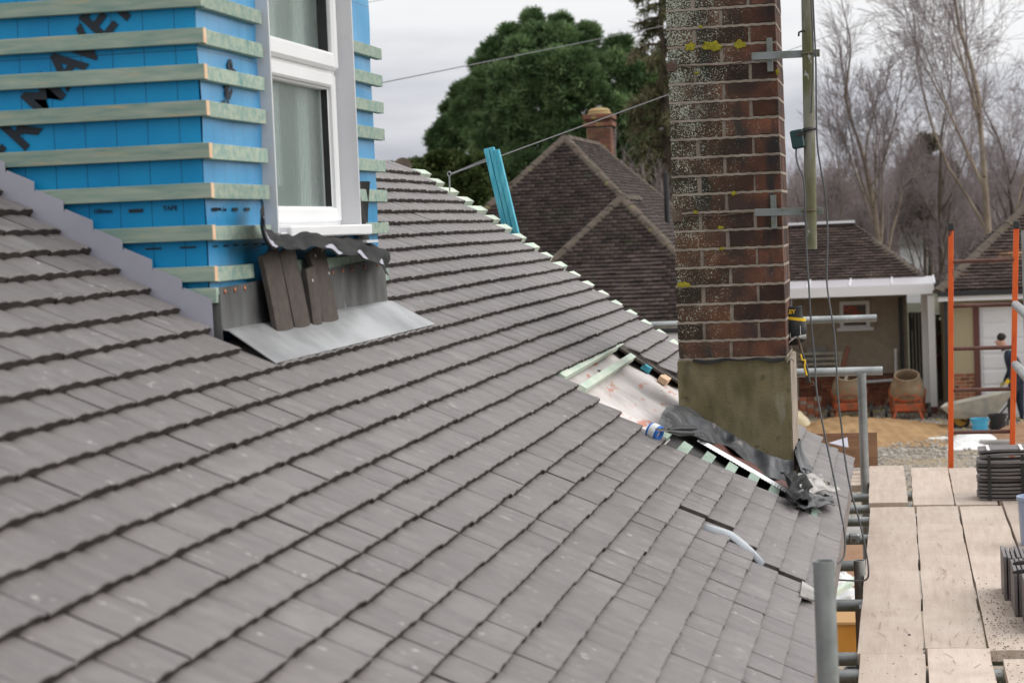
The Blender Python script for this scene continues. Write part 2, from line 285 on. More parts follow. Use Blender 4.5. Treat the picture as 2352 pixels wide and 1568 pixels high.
# chimney brick: lichen on the left of the face, each brick its own tone
def brick_mat():
    m_=mat('dark_stock_brick',(.045,.024,.02),(.135,.052,.028),7,.9,.9,150,stretch=(1,1,1),var=.55,lo=.38,hi=.68,bdist=.003,
      layers=(((.03,.024,.024),7,.52,.64,(1.4,1,.4)),))
    t=m_.node_tree; nn=t.nodes; ll=t.links.new; b=nn['Principled BSDF']; col=b.inputs['Base Color'].links[0].from_socket
    g=nn.new('ShaderNodeNewGeometry'); s=nn.new('ShaderNodeSeparateXYZ'); ll(g.outputs['Position'],s.inputs[0])
    # green algae & white lichen stronger to the left and towards the top
    gx=nn.new('ShaderNodeMapRange'); gx.inputs[1].default_value=-.55; gx.inputs[2].default_value=-.93; ll(s.outputs[0],gx.inputs[0])
    gz=nn.new('ShaderNodeMapRange'); gz.inputs[1].default_value=3.6; gz.inputs[2].default_value=5.0; gz.inputs[3].default_value=.35; gz.inputs[4].default_value=1.0; ll(s.outputs[2],gz.inputs[0])
    mu=nn.new('ShaderNodeMath'); mu.operation='MULTIPLY'; ll(gx.outputs[0],mu.inputs[0]); ll(gz.outputs[0],mu.inputs[1])
    al=nn.new('ShaderNodeMixRGB'); al.inputs[2].default_value=(.045,.042,.018,1); ll(col,al.inputs[1])
    m3=nn.new('ShaderNodeMath'); m3.operation='MULTIPLY'; m3.inputs[1].default_value=.8; ll(mu.outputs[0],m3.inputs[0]); ll(m3.outputs[0],al.inputs[0])
    z=nn.new('ShaderNodeTexNoise'); z.inputs['Scale'].default_value=210; z.inputs['Detail'].default_value=2; z.inputs['Roughness'].default_value=.62; ll(g.outputs['Position'],z.inputs['Vector'])
    z2=nn.new('ShaderNodeTexNoise'); z2.inputs['Scale'].default_value=14; z2.inputs['Detail'].default_value=3; ll(g.outputs['Position'],z2.inputs['Vector'])
    a1=nn.new('ShaderNodeMath'); a1.operation='MULTIPLY_ADD'; a1.inputs[1].default_value=.25; ll(mu.outputs[0],a1.inputs[0]); ll(z.outputs[0],a1.inputs[2])
    a2=nn.new('ShaderNodeMath'); a2.operation='MULTIPLY_ADD'; a2.inputs[1].default_value=.30; ll(z2.outputs[0],a2.inputs[0]); ll(a1.outputs[0],a2.inputs[2])
    th=nn.new('ShaderNodeMapRange'); th.inputs[1].default_value=.85; th.inputs[2].default_value=.91; ll(a2.outputs[0],th.inputs[0])
    li=nn.new('ShaderNodeMixRGB'); li.inputs[2].default_value=(.42,.44,.36,1); ll(al.outputs[0],li.inputs[1]); ll(th.outputs[0],li.inputs[0])
    ll(li.outputs[0],b.inputs['Base Color']); return m_
MT['brick']=brick_mat()
# blue breather foil with its thin printed grid
def foil_mat(name,axis):
    m_=mat(name,(.004,.245,.55),(.010,.31,.62),3.0,.42 if axis==0 else .33,.45,4,spec=.3 if axis==0 else .9,ior=1.45 if axis==0 else 2.1,bdist=.008)
    t=m_.node_tree; nn=t.nodes; ll=t.links.new; b=nn['Principled BSDF']; col=b.inputs['Base Color'].links[0].from_socket
    g=nn.new('ShaderNodeNewGeometry'); s=nn.new('ShaderNodeSeparateXYZ'); ll(g.outputs['Position'],s.inputs[0])
    ms=[]
    for src,per,ph in ((s.outputs[axis],.0832,.011),(s.outputs[2],.27,.07)):
        a=nn.new('ShaderNodeMath'); a.operation='MULTIPLY_ADD'; a.inputs[1].default_value=1/per; a.inputs[2].default_value=ph*10; ll(src,a.inputs[0])
        f=nn.new('ShaderNodeMath'); f.operation='FRACT'; ll(a.outputs[0],f.inputs[0])
        c=nn.new('ShaderNodeMath'); c.operation='LESS_THAN'; c.inputs[1].default_value=.0022/per; ll(f.outputs[0],c.inputs[0]); ms.append(c)
    mxx=nn.new('ShaderNodeMath'); mxx.operation='MAXIMUM'; ll(ms[0].outputs[0],mxx.inputs[0]); ll(ms[1].outputs[0],mxx.inputs[1])
    mm=nn.new('ShaderNodeMath'); mm.operation='MULTIPLY'; mm.inputs[1].default_value=.75; ll(mxx.outputs[0],mm.inputs[0])
    q=nn.new('ShaderNodeMixRGB'); q.inputs[2].default_value=(.005,.05,.12,1); ll(col,q.inputs[1]); ll(mm.outputs[0],q.inputs[0]); ll(q.outputs[0],b.inputs['Base Color'])
    return m_
MT['foil']=foil_mat('blue_breather_foil_side',0)
MT['foilf']=foil_mat('blue_breather_foil_front',1)
MT['print']=mat('black_foil_print',(.012,.02,.03),None,4,.5)
MT['glass']=mat('obscured_glass',(.75,.86,.82),None,4,.16,.5,120,trans=.9,bstretch=(1,1,.35),bdist=.002)
# ================================================================ THE HOUSE WITH THE NEW ROOF
TH=R(34.55); TV=Vector((math.cos(TH),0,-math.sin(TH))); NV=Vector((math.sin(TH),0,math.cos(TH))); UV=Vector((0,1,0)); KK=-1.139
def RP(s,u,h=0): return CO+TV*s+UV*u+NV*(KK+h)
RM=Matrix((TV,UV,NV)).transposed()
G=.0919
def srow(i): return -.435+G*(i-17)
house=thing('bungalow','bungalow with new grey tiled roof, blue foil wrapped dormer and brick chimney','house',(-3,5.5,0))
# body under the roof
MB().b2(-5.6,-.62,.75,10.25,0,2.93).build('wall',MT['wall'],house)
MB().prism([(-5.6,10.2,2.93),(-.66,10.2,2.93),(-2.5,10.2,4.2)],(0,-.1,0)).build('gable',MT['wall'],house)
# roof deck of black underlay just under the tiles (the far slope falls away behind the ridge)
S0=srow(-2)-.11
d=MB(); a,b_,c_,e_=RP(S0,.6,-.06),RP(.46,.6,-.06),RP(.46,10.32,-.06),RP(S0,10.45,-.06)
d.prism([a,b_,c_,e_],NV*-.03).build('roof_deck',MT['deck'],house)
rt=RP(S0,0,0); f2=[Vector((rt.x,.6,rt.z-.02)),Vector((rt.x,10.5,rt.z-.02)),Vector((rt.x-3.0,10.5,rt.z-2.05)),Vector((rt.x-3.0,.6,rt.z-2.05))]
MB().prism(f2,(0,0,-.05)).build('rear_slope',MT['felt'],house)
# fascia along the eave
q0=RP(.465,0,-.03); q1=RP(.545,0,-.115)
fa=MB(); fa.prism([(q0.x,.6,q0.z),(q0.x+.012,.6,q0.z-.002),(q1.x+.0,.6,q1.z-.06),(q1.x-.03,.6,q1.z-.06)],(0,9.6,0)).build('fascia',MT['fascia'],house)
MB().b2(-.62,q1.x-.02,.6,10.2,q1.z-.058,q1.z-.04).build('soffit',MT['fascia'],house)
# verge: white membrane edge
vm=MB()
def uend(s): return np.interp(s,[-2.2,-1.4,-.6,-.45,.1,.45],[10.51,10.42,10.33,10.2,10.13,10.10])
vm.grid(lambda a,b:RP(S0+a*(.44-S0),uend(S0+a*(.44-S0))-.15+.24*b+.006*math.sin(a*60),-.032-.012*b),40,2,NV*.002).build('membrane_edge',MT['breather'],house)
# ---- tile mesh
def tile_geo(W=.165,Lh=.155,T=.0205,cam_=.0042,seed=0):
    r_=random.Random(seed); al=math.atan(.0195/G); V=[];Fc=[]; n=8
    def top(x,y): return cam_*(1-(2*y/W)**2)+.0034*abs(math.sin(2*math.pi*y/W))**.8+x*math.tan(al)     # x<=0 towards the head
    rows=[(0.0,-T),(0.0,-.003),(-.0025,0.0),(-.05,None),(-Lh,None)]
    en=[r_.uniform(-.0012,.0012) for _ in range(n+1)]
    for (x,z) in rows:
        for j in range(n+1):
            y=-W/2+W*j/n
            h=top(x,y)+(z if z is not None else 0.0)
            V.append((x+(en[j] if x>-.01 else 0),y,h))
    for i in range(len(rows)-1):
        for j in range(n): Fc.append((i*(n+1)+j,i*(n+1)+j+1,(i+1)*(n+1)+j+1,(i+1)*(n+1)+j))
    # sides
    k=len(V); V+= [(-Lh,-W/2,top(-Lh,-W/2)-T),(-Lh,W/2,top(-Lh,W/2)-T)]
    def side(j,kb):
        return [(0*(n+1)+j,1*(n+1)+j,3*(n+1)+j,kb),(1*(n+1)+j,2*(n+1)+j,3*(n+1)+j,3*(n+1)+j),(3*(n+1)+j,4*(n+1)+j,kb,kb)]
    Q=Fc; S=[]
    for (j,kb) in ((0,k),(n,k+1)):
        S.append((0*(n+1)+j,2*(n+1)+j,4*(n+1)+j,kb))
    return V,Q,S,n
TVAR=[]
for sd_ in range(3):
    V,Q,S,n_=tile_geo(seed=sd_+1)
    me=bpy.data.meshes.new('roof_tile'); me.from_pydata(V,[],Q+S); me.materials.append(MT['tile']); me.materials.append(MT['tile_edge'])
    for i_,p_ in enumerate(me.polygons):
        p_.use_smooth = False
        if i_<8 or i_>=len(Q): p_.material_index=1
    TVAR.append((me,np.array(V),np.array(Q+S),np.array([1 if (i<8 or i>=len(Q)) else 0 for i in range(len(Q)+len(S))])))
def gapleft(s): return np.interp(s,[-.70,-.17,-.075,.02,.11,.2,.29,.38,.47],[7.34,7.38,7.48,7.56,7.64,7.68,7.73,7.81,7.89])
tiles=[]
WT=.1665
for i in range(-2,28):
    s=srow(i); off=(i%2)*WT/2+rnd.uniform(-.006,.006)
    for j in range(0,64):
        u=.70+j*WT+off+rnd.uniform(-.0012,.0012); wv=1.0
        lo_,hi_=u-WT/2,u+WT/2
        segs=[]
        A=.6; B=uend(s)+(.03 if i%2 else -.03)
        lim=[(A,B)]
        # dormer hole, apron and roof opening round the chimney
        if s<-1.12: lim=[(A,4.868),(6.60 if s<-1.2 else 6.66,B)]
        gl=gapleft(s)+(.03 if i%2 else -.03)
        if -.68<s<-.40: lim=[(A,gl),(9.1+.45*(s+.72) ,B)]
        elif -.40<=s<.15: lim=[(A,gl),(9.35,B)]
        elif s>=.15 and s<.40: lim=[(A,gl),(8.80,B)]
        elif s>=.40: lim=[(A,B)] if s>.46 else [(A,gl+.45),(8.62,B)]
        for (x0,x1) in lim:
            a_=max(lo_,x0); b2_=min(hi_,x1)
            if b2_-a_>.035: segs.append((a_,b2_))
        for (a_,b2_) in segs:
            uu=(a_+b2_)/2; wsc=(b2_-a_)/WT
            if s>-.06 and s<.44 and uu>6.40-.0 and uu<6.46+.12*0: pass
            lift=rnd.uniform(0,.0022)+.002*max(0,math.sin(uu*2.1+s*3))
            sh=0.0
            if s>-.03 and uu>6.44: sh=.024; lift+=.009
            
            tiles.append((s+rnd.uniform(-.0022,.0022),uu+sh,wsc,lift,rnd.gauss(0,.004),rnd.gauss(0,.008),rnd.randrange(3),rnd.random()))
def tmat(t):
    s,u,wsc,lift,yaw,roll,_,_=t
    M=RM.to_4x4()@Matrix.Rotation(yaw,4,'Z')@Matrix.Rotation(roll,4,'X')@Matrix.Diagonal((1,wsc*(1.003 if rnd.random()<.86 else .990),1,1))
    M.translation=RP(s,u,lift); return M
def area(t):
    P=[RP(t[0]+a,t[1]+b) for a,b in ((0,-.08),(0,.08),(-G,.08),(-G,-.08))]
    q=[proj(p) for p in P]
    if any(z[2]<.3 for z in q): return 0
    cx_=sum(z[0] for z in q)/4; cy_=sum(z[1] for z in q)/4
    if not(-30<cx_<2380 and -30<cy_<1600): return 0
    A=0
    for k in range(4): A+=q[k][0]*q[(k+1)%4][1]-q[(k+1)%4][0]*q[k][1]
    return abs(A)
order=sorted(range(len(tiles)),key=lambda i:-area(tiles[i]))
top=set(order[:300]); SV=[];SF=[];SA=[];SM=[];base=0
off=OFF[house]
for i,t in enumerate(tiles):
    M=tmat(t); me,V,Fc,mi=TVAR[t[6]]
    if i in top:
        o=bpy.data.objects.new('roof_tile',me); scene.collection.objects.link(o); inherit(o,house)
        M2=M.copy(); M2.translation=M.translation-off; o.matrix_local=M2
    else:
        A=np.array(M); W_=V@A[:3,:3].T+A[:3,3]; SV.append(W_); SF.append(Fc+base); SM.append(mi); SA.append(np.full(len(W_),t[7])); base+=len(W_)
rem=np_mesh('roof_tiling',MT['tile'],np.concatenate(SV),np.concatenate(SF),house,'stuff',attr=np.concatenate(SA))
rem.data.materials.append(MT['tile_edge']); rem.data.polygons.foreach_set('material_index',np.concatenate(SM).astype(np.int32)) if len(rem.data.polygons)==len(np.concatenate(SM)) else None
# ---- battens: ends poking out at the verge
for i in range(-2,27):
    s=srow(i)-.055
    u1=np.interp(s,[-2.2,-1.9,-1.5,-1.0,-.6,.1,.45],[10.9,10.9,10.75,10.62,10.52,10.26,10.2])+rnd.uniform(-.02,.02)
    u0_=np.interp(s,[-2.2,.45],[10.1,9.9])
    MB().box(RP(s,(u0_+u1)/2,-.031),(.045,u1-u0_,.028),RM).build('roof_batten',MT['greenlight'],house)
    if -.72<s<.44:
        gl=gapleft(s+.055); ext=.10+rnd.uniform(-.02,.03)
        m_=MT['green']
        if i<19: continue
        MB().box(RP(s+.035,gl+.0+ext/2+.03,-.020),(.040,.36+ext*.6,.026),RM).build('roof_batten',m_,house)
# two battens running across the open patch
for (pa,pb,hh) in (((1296,872),(1425,797),-.026),((1338,893),(1452,818),-.026)):
    A_=aZ(*pa,0); 
def onroof(x,y,h=0):
    d_=ray(x,y); return CO+d_*((KK+h)/d_.dot(NV))
def SU(x,y,h=0):
    P=onroof(x,y,h)-CO; return P.dot(TV),P.y
for (pa,pb) in (((1288,866),(1424,790)),((1336,893),(1452,819))):
    A_=onroof(*pa,-.02); B_=onroof(*pb,-.02)
    MB().beam(A_,B_,.030,.022,NV).build('roof_batten',MT['greenlight'],house)
# underlay sheet in the opening, rafters below
s0,s1=-.74,-.25
MB().grid(lambda a,b:RP(s0+a*(s1-s0),7.2+2.15*b,-.047+.006*math.sin(b*19+a*4)*math.sin(a*9)-.008*math.sin(b*math.pi)),14,26,NV*.002).build('membrane_patch',MT['breather'],house,smooth=True)
MB().grid(lambda a,b:RP(-.26+a*.72,7.25+1.55*b,-.050+.004*math.sin(b*14+a*6)),8,14,NV*.002).build('grey_underlay',MT['felt'],house,smooth=True)
# black membrane under the cut tiles at the patch right edge
for k_ in range(4):
    s=srow(15+k_); MB().box(RP(s-.045,9.12+.06*k_,-.018),(.20,.24,.010),RM).build('roof_tile',MT['tile_side'],house)
for (x,y,mt) in ((1485,845,'teal'),(1523,873,'sawn')):
    s,u=SU(x,y,-.03); MB().box(RP(s,u+.05,-.03),(.042,.16,.026),RM).build('roof_batten',MT[mt],house)
# serrated white closer strip and rusty lining beside the chimney
ss,us=SU(1608,1098); se,ue=SU(1815,1236)
A_=RP(*SU(1742,1100)); 
P0=onroof(1600,1014,-.02); P1=onroof(1812,1137,-.01); side=(Vector((0,1,0)))
cl=MB(); nS=64; vs=[];fs=[]
for k in range(nS+1):
    f=k/nS; p=P0.lerp(P1,f); wv=.052*math.sin(min(1,f*1.6+.25)*math.pi*.5)*(1-f*.55); z_=.007 if k%2 else 0
    vs+= [p-side*z_*1.6+NV*.004,p+side*(wv*.5+.02)+NV*.014]
for k in range(nS): fs.append((2*k,2*k+2,2*k+3,2*k+1))
cl.add(vs,fs).build('serrated_strip',MT['white'],house)
rl=MB(); rl.prism([P0+side*.05+NV*.008,P1+side*.03+NV*.008,P1+side*.3+NV*.0,P0+side*.34+NV*.0],NV*-.01).build('rusty_lining',MT['brownpaint'],house)
# ---- dormer ------------------------------------------------------
DX,DY0,DY1=-1.70,4.90,6.62
dz=3.98
winU0,winU1=5.385,6.275
dm=MB(); dm.b2(-3.7,DX,DY0,DY0+.12,3.93,5.75)
dorm=dm.build('dormer_wall',MT['foil'],house)
MB().b2(-3.7,DX,DY1-.12,DY1,3.93,5.75).build('far_cheek',MT['foil'],dorm)
dm=MB(); dm.b2(DX-.1,DX,DY0+.12,winU0+.005,3.93,5.75); dm.b2(DX-.1,DX,winU1-.005,DY1-.12,3.93,5.75); dm.b2(DX-.1,DX,winU0+.005,winU1-.005,3.93,4.205); dm.b2(DX-.1,DX,winU0+.005,winU1-.005,5.61,5.75); dm.build('front_wall',MT['foil'],dorm)
MB().b2(-3.7,-3.6,DY0+.12,DY1-.12,3.93,5.75).build('back_lining',MT['deck'],dorm)
# front face sheet of the foil (own print grid), slightly proud and gently buckled
for (ya,yb,za,zb_,tg) in ((DY0,winU0+.003,3.93,5.75,0),(winU1-.003,DY1,3.93,5.75,0),(winU0+.003,winU1-.003,3.93,4.215,0),(winU0+.003,winU1-.003,5.6,5.75,0)):
    fr=MB(); fr.grid(lambda a,b:(DX+.0035+.003*math.sin((ya+(yb-ya)*a)*14+b*5)*math.sin((za+(zb_-za)*b)*17),ya+(yb-ya)*a,za+(zb_-za)*b),max(4,int((yb-ya)*40)),max(4,int((zb_-za)*40))).build('front_foil',MT['foilf'],dorm,smooth=True)
MB().b2(-3.9,DX+.12,DY0-.1,DY1+.1,5.75,5.83).build('dormer_roof',MT['felt'],dorm)
zc=[aY(462,y,4.875).z for y in (-22,63,146,230,328,420,517,612,662)]+[5.08,5.17,5.26,5.35,5.44,5.53]
BH=.038; BD=.025
winU0,winU1=5.385,6.275
for k,z in enumerate(zc):
    zt=z; zb=z-BH
    xl=-3.6
    lap=rnd.uniform(.0,.004)
    ec=DX+BD if k%3!=1 else DX+.004
    MB().b2(xl,DX+BD+lap,DY0-BD,DY0-.002,zb,zt).build('batten',MT['green'],dorm,bevel=.001)
    if k in (1,2,3,4,5,6,7): # raw sawn end grain facing at the corner
        MB().b2(DX+BD+lap,DX+BD+lap+.0015,DY0-BD+.0005,DY0-.003,zb+.0005,zt-.0005).build('batten_end',MT['sawn'],dorm)
    zz=z-.004*rnd.random()
    m_=MT['green']
    y0_=DY0+.002-0.0
    if z>4.02+.07 or True:
        tail=.06+rnd.uniform(-.012,.012)
        segs=[(DY0-.002,winU0-.015),(winU1+.012,DY1+tail)] if zt>4.19 else [(DY0-.002,5.20),(5.42,DY1+.03)]
        if z<3.99: segs=[(DY0+.0,5.18),(5.6,DY1+.06)]
        for (ya,yb) in segs: MB().b2(DX+.003,DX+BD,ya+.002,yb,zb-.002,zz).build('batten',m_,dorm,bevel=.001)
# printed lettering on the foil
def text(body,size,M,name,matn,parent,bold=0,ext=.0008):
    c=bpy.data.curves.new('t','FONT'); c.body=body; c.size=size; c.offset=bold; c.extrude=ext; c.resolution_u=3
    to=bpy.data.objects.new('t',c); me=bpy.data.meshes.new_from_object(to); bpy.data.objects.remove(to); me.name=name
    me.materials.clear(); me.materials.append(MT[matn]); me.transform(Matrix.Translation(-OFF[parent])@M)
    o=bpy.data.objects.new(name,me); scene.collection.objects.link(o); inherit(o,parent); return o
def face_m(o_,xdir,ydir):
    x=Vector(xdir).normalized(); y=Vector(ydir).normalized(); z=x.cross(y); M=Matrix((x,y,z)).transposed().to_4x4(); M.translation=o_; return M
# cheek: diagonal word
pe=aY(*(775*.2578,205*.2578),4.897)       # foot of the E stem
ang=R(47); xd=Vector((math.cos(ang),0,math.sin(ang))); yd=Vector((-math.sin(ang),0,math.cos(ang)))
LS=.122
# place the string so that its last E lands there
word='ERMAVEN'
def word_w(s_,size):
    c=bpy.data.curves.new('t','FONT'); c.body=s_; c.size=size; o=bpy.data.objects.new('t',c); me=bpy.data.meshes.new_from_object(o); xs=[v.co.x for v in me.vertices]; bpy.data.objects.remove(o); return max(xs)
for ch,(cx_,cy_) in {'E':(222,52),'N':(280,-6),'V':(190,108),'A':(148,152),'M':(95,222),'R':(44,297),'e':(-8,355)}.items():
    P=aY(cx_,cy_,4.897); c_=ch.upper(); wch=word_w(c_,LS)
    text(c_,LS,face_m(P-xd*wch*.5-yd*LS*.36,xd,yd),'foil_lettering','print',dorm,bold=.0035)
# tape line prints low on both faces
def zrow(y,x=400): return aY(x,y,4.897).z
for (x,y,wpx) in ((312,484,36),(497,481,24),(170,493,14)):
    P=aY(x,y,4.897); w2=wpx/F_*4.9
    MB().b2(P.x-w2/2,P.x+w2/2,4.8965,4.899,P.z-.004,P.z+.004).build('print_mark',MT['print'],dorm)
for (x,y,wpx) in ((352,571,40),(432,568,40)):
    P=aY(x,y,4.897); w2=wpx/F_*4.9
    MB().b2(P.x-w2/2,P.x+w2/2,4.8965,4.899,P.z-.002,P.z+.002).build('print_mark',MT['print'],dorm)
text('100mm',.017,face_m(aY(214,491,4.897),(1,0,0),(0,0,1)),'foil_lettering','print',dorm)
text('TAPE',.017,face_m(aY(374,484,4.897),(1,0,0),(0,0,1)),'foil_lettering','print',dorm)
zt_=aY(440,482,4.9).z
for u_ in (4.965,5.12,5.22): MB().b2(DX+.007,DX+.0085,u_-.02,u_+.02,zt_-.004,zt_+.004).build('print_mark',MT['print'],dorm)
text('5cm',.015,face_m(Vector((DX+.008,5.02,zt_-.005)),(0,1,0),(0,0,1)),'foil_lettering','print',dorm)
zt_=aY(440,568,4.9).z
for u_ in (4.95,5.03,5.11,5.19,5.28,5.36,5.44): MB().b2(DX+.007,DX+.0085,u_-.018,u_+.018,zt_-.002,zt_+.002).build('print_mark',MT['print'],dorm)
a2=R(42)
for ch,u_,z_ in (('R',5.165,4.60),('E',5.13,4.555),('V',5.115,4.505)):
    text(ch,.085,face_m(Vector((DX+.008,u_-.02,z_)),(0,math.cos(a2),math.sin(a2)),(0,-math.sin(a2),math.cos(a2))),'foil_lettering','print',dorm,bold=.002)
text('AL',.03,face_m(Vector((DX+.008,6.5,4.052)),(0,1,0),(0,0,1)),'foil_lettering','print',dorm)
for u_ in (6.30,6.38,6.46): MB().b2(DX+.007,DX+.0085,u_-.018,u_+.018,4.985,4.995).build('print_mark',MT['print'],dorm)
# ---- window ------------------------------------------------------
WZ0=4.205; WZ1=5.62; XO=DX+.039
win=MB()
win.b2(DX-.12,XO,winU0,winU0+.010,WZ0,WZ1)          # near liner board
wn=win.build('window',MT['pvcgrey'],house)
MB().b2(DX-.12,XO,winU1-.010,winU1,WZ0+.01,WZ1).build('reveal_board',MT['pvcgrey'],wn)
MB().b2(DX-.12,XO,winU0+.010,winU1-.010,WZ1-.012,WZ1).build('reveal_board',MT['pvcgrey'],wn)
u0_,u1_=winU0+.012,winU1-.012; fz0=WZ0+.022
def ring(mb,x0,x1,ua,ub,za,zb,w_,wb=None):
    wb=wb or w_
    mb.b2(x0,x1,ua,ua+w_,za,zb); mb.b2(x0,x1,ub-w_,ub,za,zb); mb.b2(x0,x1,ua+w_,ub-w_,za,za+wb); mb.b2(x0,x1,ua+w_,ub-w_,zb-w_,zb)
mbx=MB(); ring(mbx,DX-.09,DX-.024,u0_,u1_,fz0,WZ1-.014,.034); mbx.build('outer_frame',MT['pvc'],wn,bevel=.004)
zt1=4.702
lo=MB(); ring(lo,DX-.08,DX-.014,u0_+.022,u1_-.022,fz0+.010,zt1-.006,.040,.044); lo.build('lower_sash',MT['pvc'],wn,bevel=.006)
mbx=MB(); ring(mbx,DX-.078,DX-.030,u0_+.060,u1_-.060,fz0+.050,zt1-.044,.009); mbx.build('glazing_bead',MT['pvc'],wn,bevel=.003)
up=MB(); ring(up,DX-.08,DX-.002,u0_+.022,u1_-.022,zt1+.006,WZ1-.04,.044,.054); up.build('upper_sash',MT['pvc'],wn,bevel=.009)
MB().b2(DX-.085,DX-.020,u0_+.03,u1_-.03,zt1-.012,zt1+.012).build('transom',MT['pvc'],wn)
MB().b2(DX-.060,DX-.055,u0_+.066,u1_-.066,fz0+.056,zt1-.05).build('pane',MT['glass'],wn)
MB().b2(DX-.060,DX-.055,u0_+.062,u1_-.062,zt1+.058,WZ1-.1).build('pane',MT['glass'],wn)
gk=MB(); gk.b2(DX-.052,DX-.032,u1_-.070,u1_-.064,fz0+.055,zt1-.05); gk.b2(DX-.052,DX-.022,u1_-.073,u1_-.066,zt1+.056,WZ1-.1); gk.build('black_gasket',MT['black'],wn)
MB().b2(DX-.155,DX-.15,u0_+.02,u1_-.02,fz0,WZ1-.05).build('room_lining',MT['innerw'],wn)
for (ca,cb,za_) in ((5.66,5.80,fz0+.12),(5.98,6.10,fz0+.03)):  # pale strips behind the pane form its vertical streaks
    cu=MB(); cu.grid(lambda a,b:(DX-.078+.004*math.sin(a*19),ca+(cb-ca)*a,za_+(WZ1-.1-za_)*b),20,2); cu.build('pale_strip',MT['pale_strip'],wn)
# sill
MB().b2(DX-.05,DX+.062,winU0+.055,winU1+.045,WZ0-.010,WZ0+.022).build('sill',MT['pvc'],wn,bevel=.004)
MB().b2(DX-.0,DX+.05,winU0+.0,winU0+.052,WZ0-.022,WZ0+.006).build('sill_end',MT['pvcgrey'],wn,bevel=.003)
MB().b2(DX+.01,DX+.07,winU1-.06,winU1+.08,WZ0-.036,WZ0-.028).build('sill_end',MT['pvcgrey'],wn)
# black flap of membrane beside the window
fl=MB(); fl.grid(lambda a,b:(DX+.028+.008*math.sin(a*4+b*3),winU1+.012+.14*a,WZ0-.03+.19*b),8,6,(.002,0,0)); fl.build('membrane_flap',MT['blackmat'],dorm,smooth=True)
# crumpled lead/rubber apron hanging out under the sill
def ip(pts,a):
    k=a*(len(pts)-1); i=min(len(pts)-2,int(k)); f=k-i; return pts[i][0]*(1-f)+pts[i+1][0]*f,pts[i][1]*(1-f)+pts[i+1][1]*f
CT=[(598,455),(606,520),(640,541),(700,524),(755,540),(805,544),(850,558),(893,578)]
CBt=[(601,505),(614,566),(655,572),(715,566),(770,580),(815,588),(862,600),(893,634)]
def crum(a,b):
    x0,y0=ip(CT,a); x1,y1=ip(CBt,a); P=aX(x0,y0,DX+.045).lerp(aX(x1,y1,DX+.115),b)
    return P+Vector((.005*math.sin(a*34+b*3)*b+.006*math.sin(b*7),.003*math.sin(a*57)*b,.004*math.sin(a*27+1)*b+.0025*math.sin(a*66+b*4)))
cg=MB(); cg.grid(crum,110,12,(.0,0,.0025)); cg.build('crumpled_flashing',MT['blackmat'],dorm,smooth=True)
for (f0,f1) in ((.0,.22),(.50,.62),(.72,.80),(.88,.93)):
    cg=MB(); cg.grid(lambda a,b:crum(f0+(f1-f0)*a,.9+.1*b)+Vector((.004,0,.002+.012*math.sin(a*math.pi)*(1-b))),16,2,(.001,0,0)); cg.build('flashing_lip',MT['soaker'],dorm)
# ---- lead apron below the dormer ------------------------------------
ap=MB()
def apr(a,b,u0a=4.885,u1a=6.66):
    u=u0a+(u1a-u0a)*a
    if b<.42:      # upstand on the wall
        z0_=RP(-1.275,u,.012).z; f=b/.42; return (DX+.012+.004*math.sin(u*31)*math.sin(f*3)-.006*f+.012*max(0,1-f*4)**2*1.0,u,z0_+.155*f)
    return (0,0,0)
base_s=-1.272
def apron_pt(u,q):   # q 0..1 wall top -> eave edge of the apron
    zt_=RP(base_s,u,.012).z; hu=.085+.02*(u-4.9)
    if q<.45:
        f=q/.45; zb=RP(-1.243,u,.004).z; zt2=zt_+hu; return Vector((DX+.028+.0008*math.sin(u*14+f*3)*f+.004*f**6,u,zt2+(zb-zt2)*f))
    f=(q-.45)/.55; s=-1.240+(.155)*f
    P=RP(s,u,.010+.0004*math.sin(u*38)*f+.002*(1-f)); return P
for (ua,ub) in ((4.905,5.80),(5.79,6.60)):
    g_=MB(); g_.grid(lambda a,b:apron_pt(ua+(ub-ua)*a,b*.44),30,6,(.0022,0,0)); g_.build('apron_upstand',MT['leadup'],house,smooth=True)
    g_=MB(); g_.grid(lambda a,b:apron_pt(ua+(ub-ua)*a+(0.10*max(0,(a-.5)*2)*b if ub>6 else 0),.44+.56*b),40,14,NV*.0022); g_.build('apron_skirt',MT['lead'],house,smooth=True)
for u_ in (4.94,5.02,5.10,5.84,5.95,6.06,6.17,6.33,6.50): 
    P=apron_pt(u_,.05); MB().lathe(P+Vector((.001,0,0)),[(.006,0),(.006,.002),(.002,.003)],8,Matrix.Rotation(R(90),3,'Y')).build('copper_nail',MT['copper'],house)
MB().b2(-1.80,DX+.034,4.889,4.893,3.90,4.062).build('apron_return',MT['leadup'],house)
# soakers climbing the cheek
fd=Vector((math.cos(R(22.5)),0,-math.sin(R(22.5))))
for i in range(-2,9):
    s=srow(i); P=RP(s-G*.98,4.872,-.006); 
    if s<-1.24: pass
    a_=P-fd*.012; 
    poly=[a_-fd*.02-Vector((0,0,.03)),a_+fd*.10-Vector((0,0,.04)),a_+fd*.093+Vector((.006,0,.058)),a_+fd*.016+Vector((.006,0,.060))]
    MB().prism([p+Vector((0,-.001*i*.3,0)) for p in poly],(0,-.002,0)).build('soaker',MT['soaker'],house)
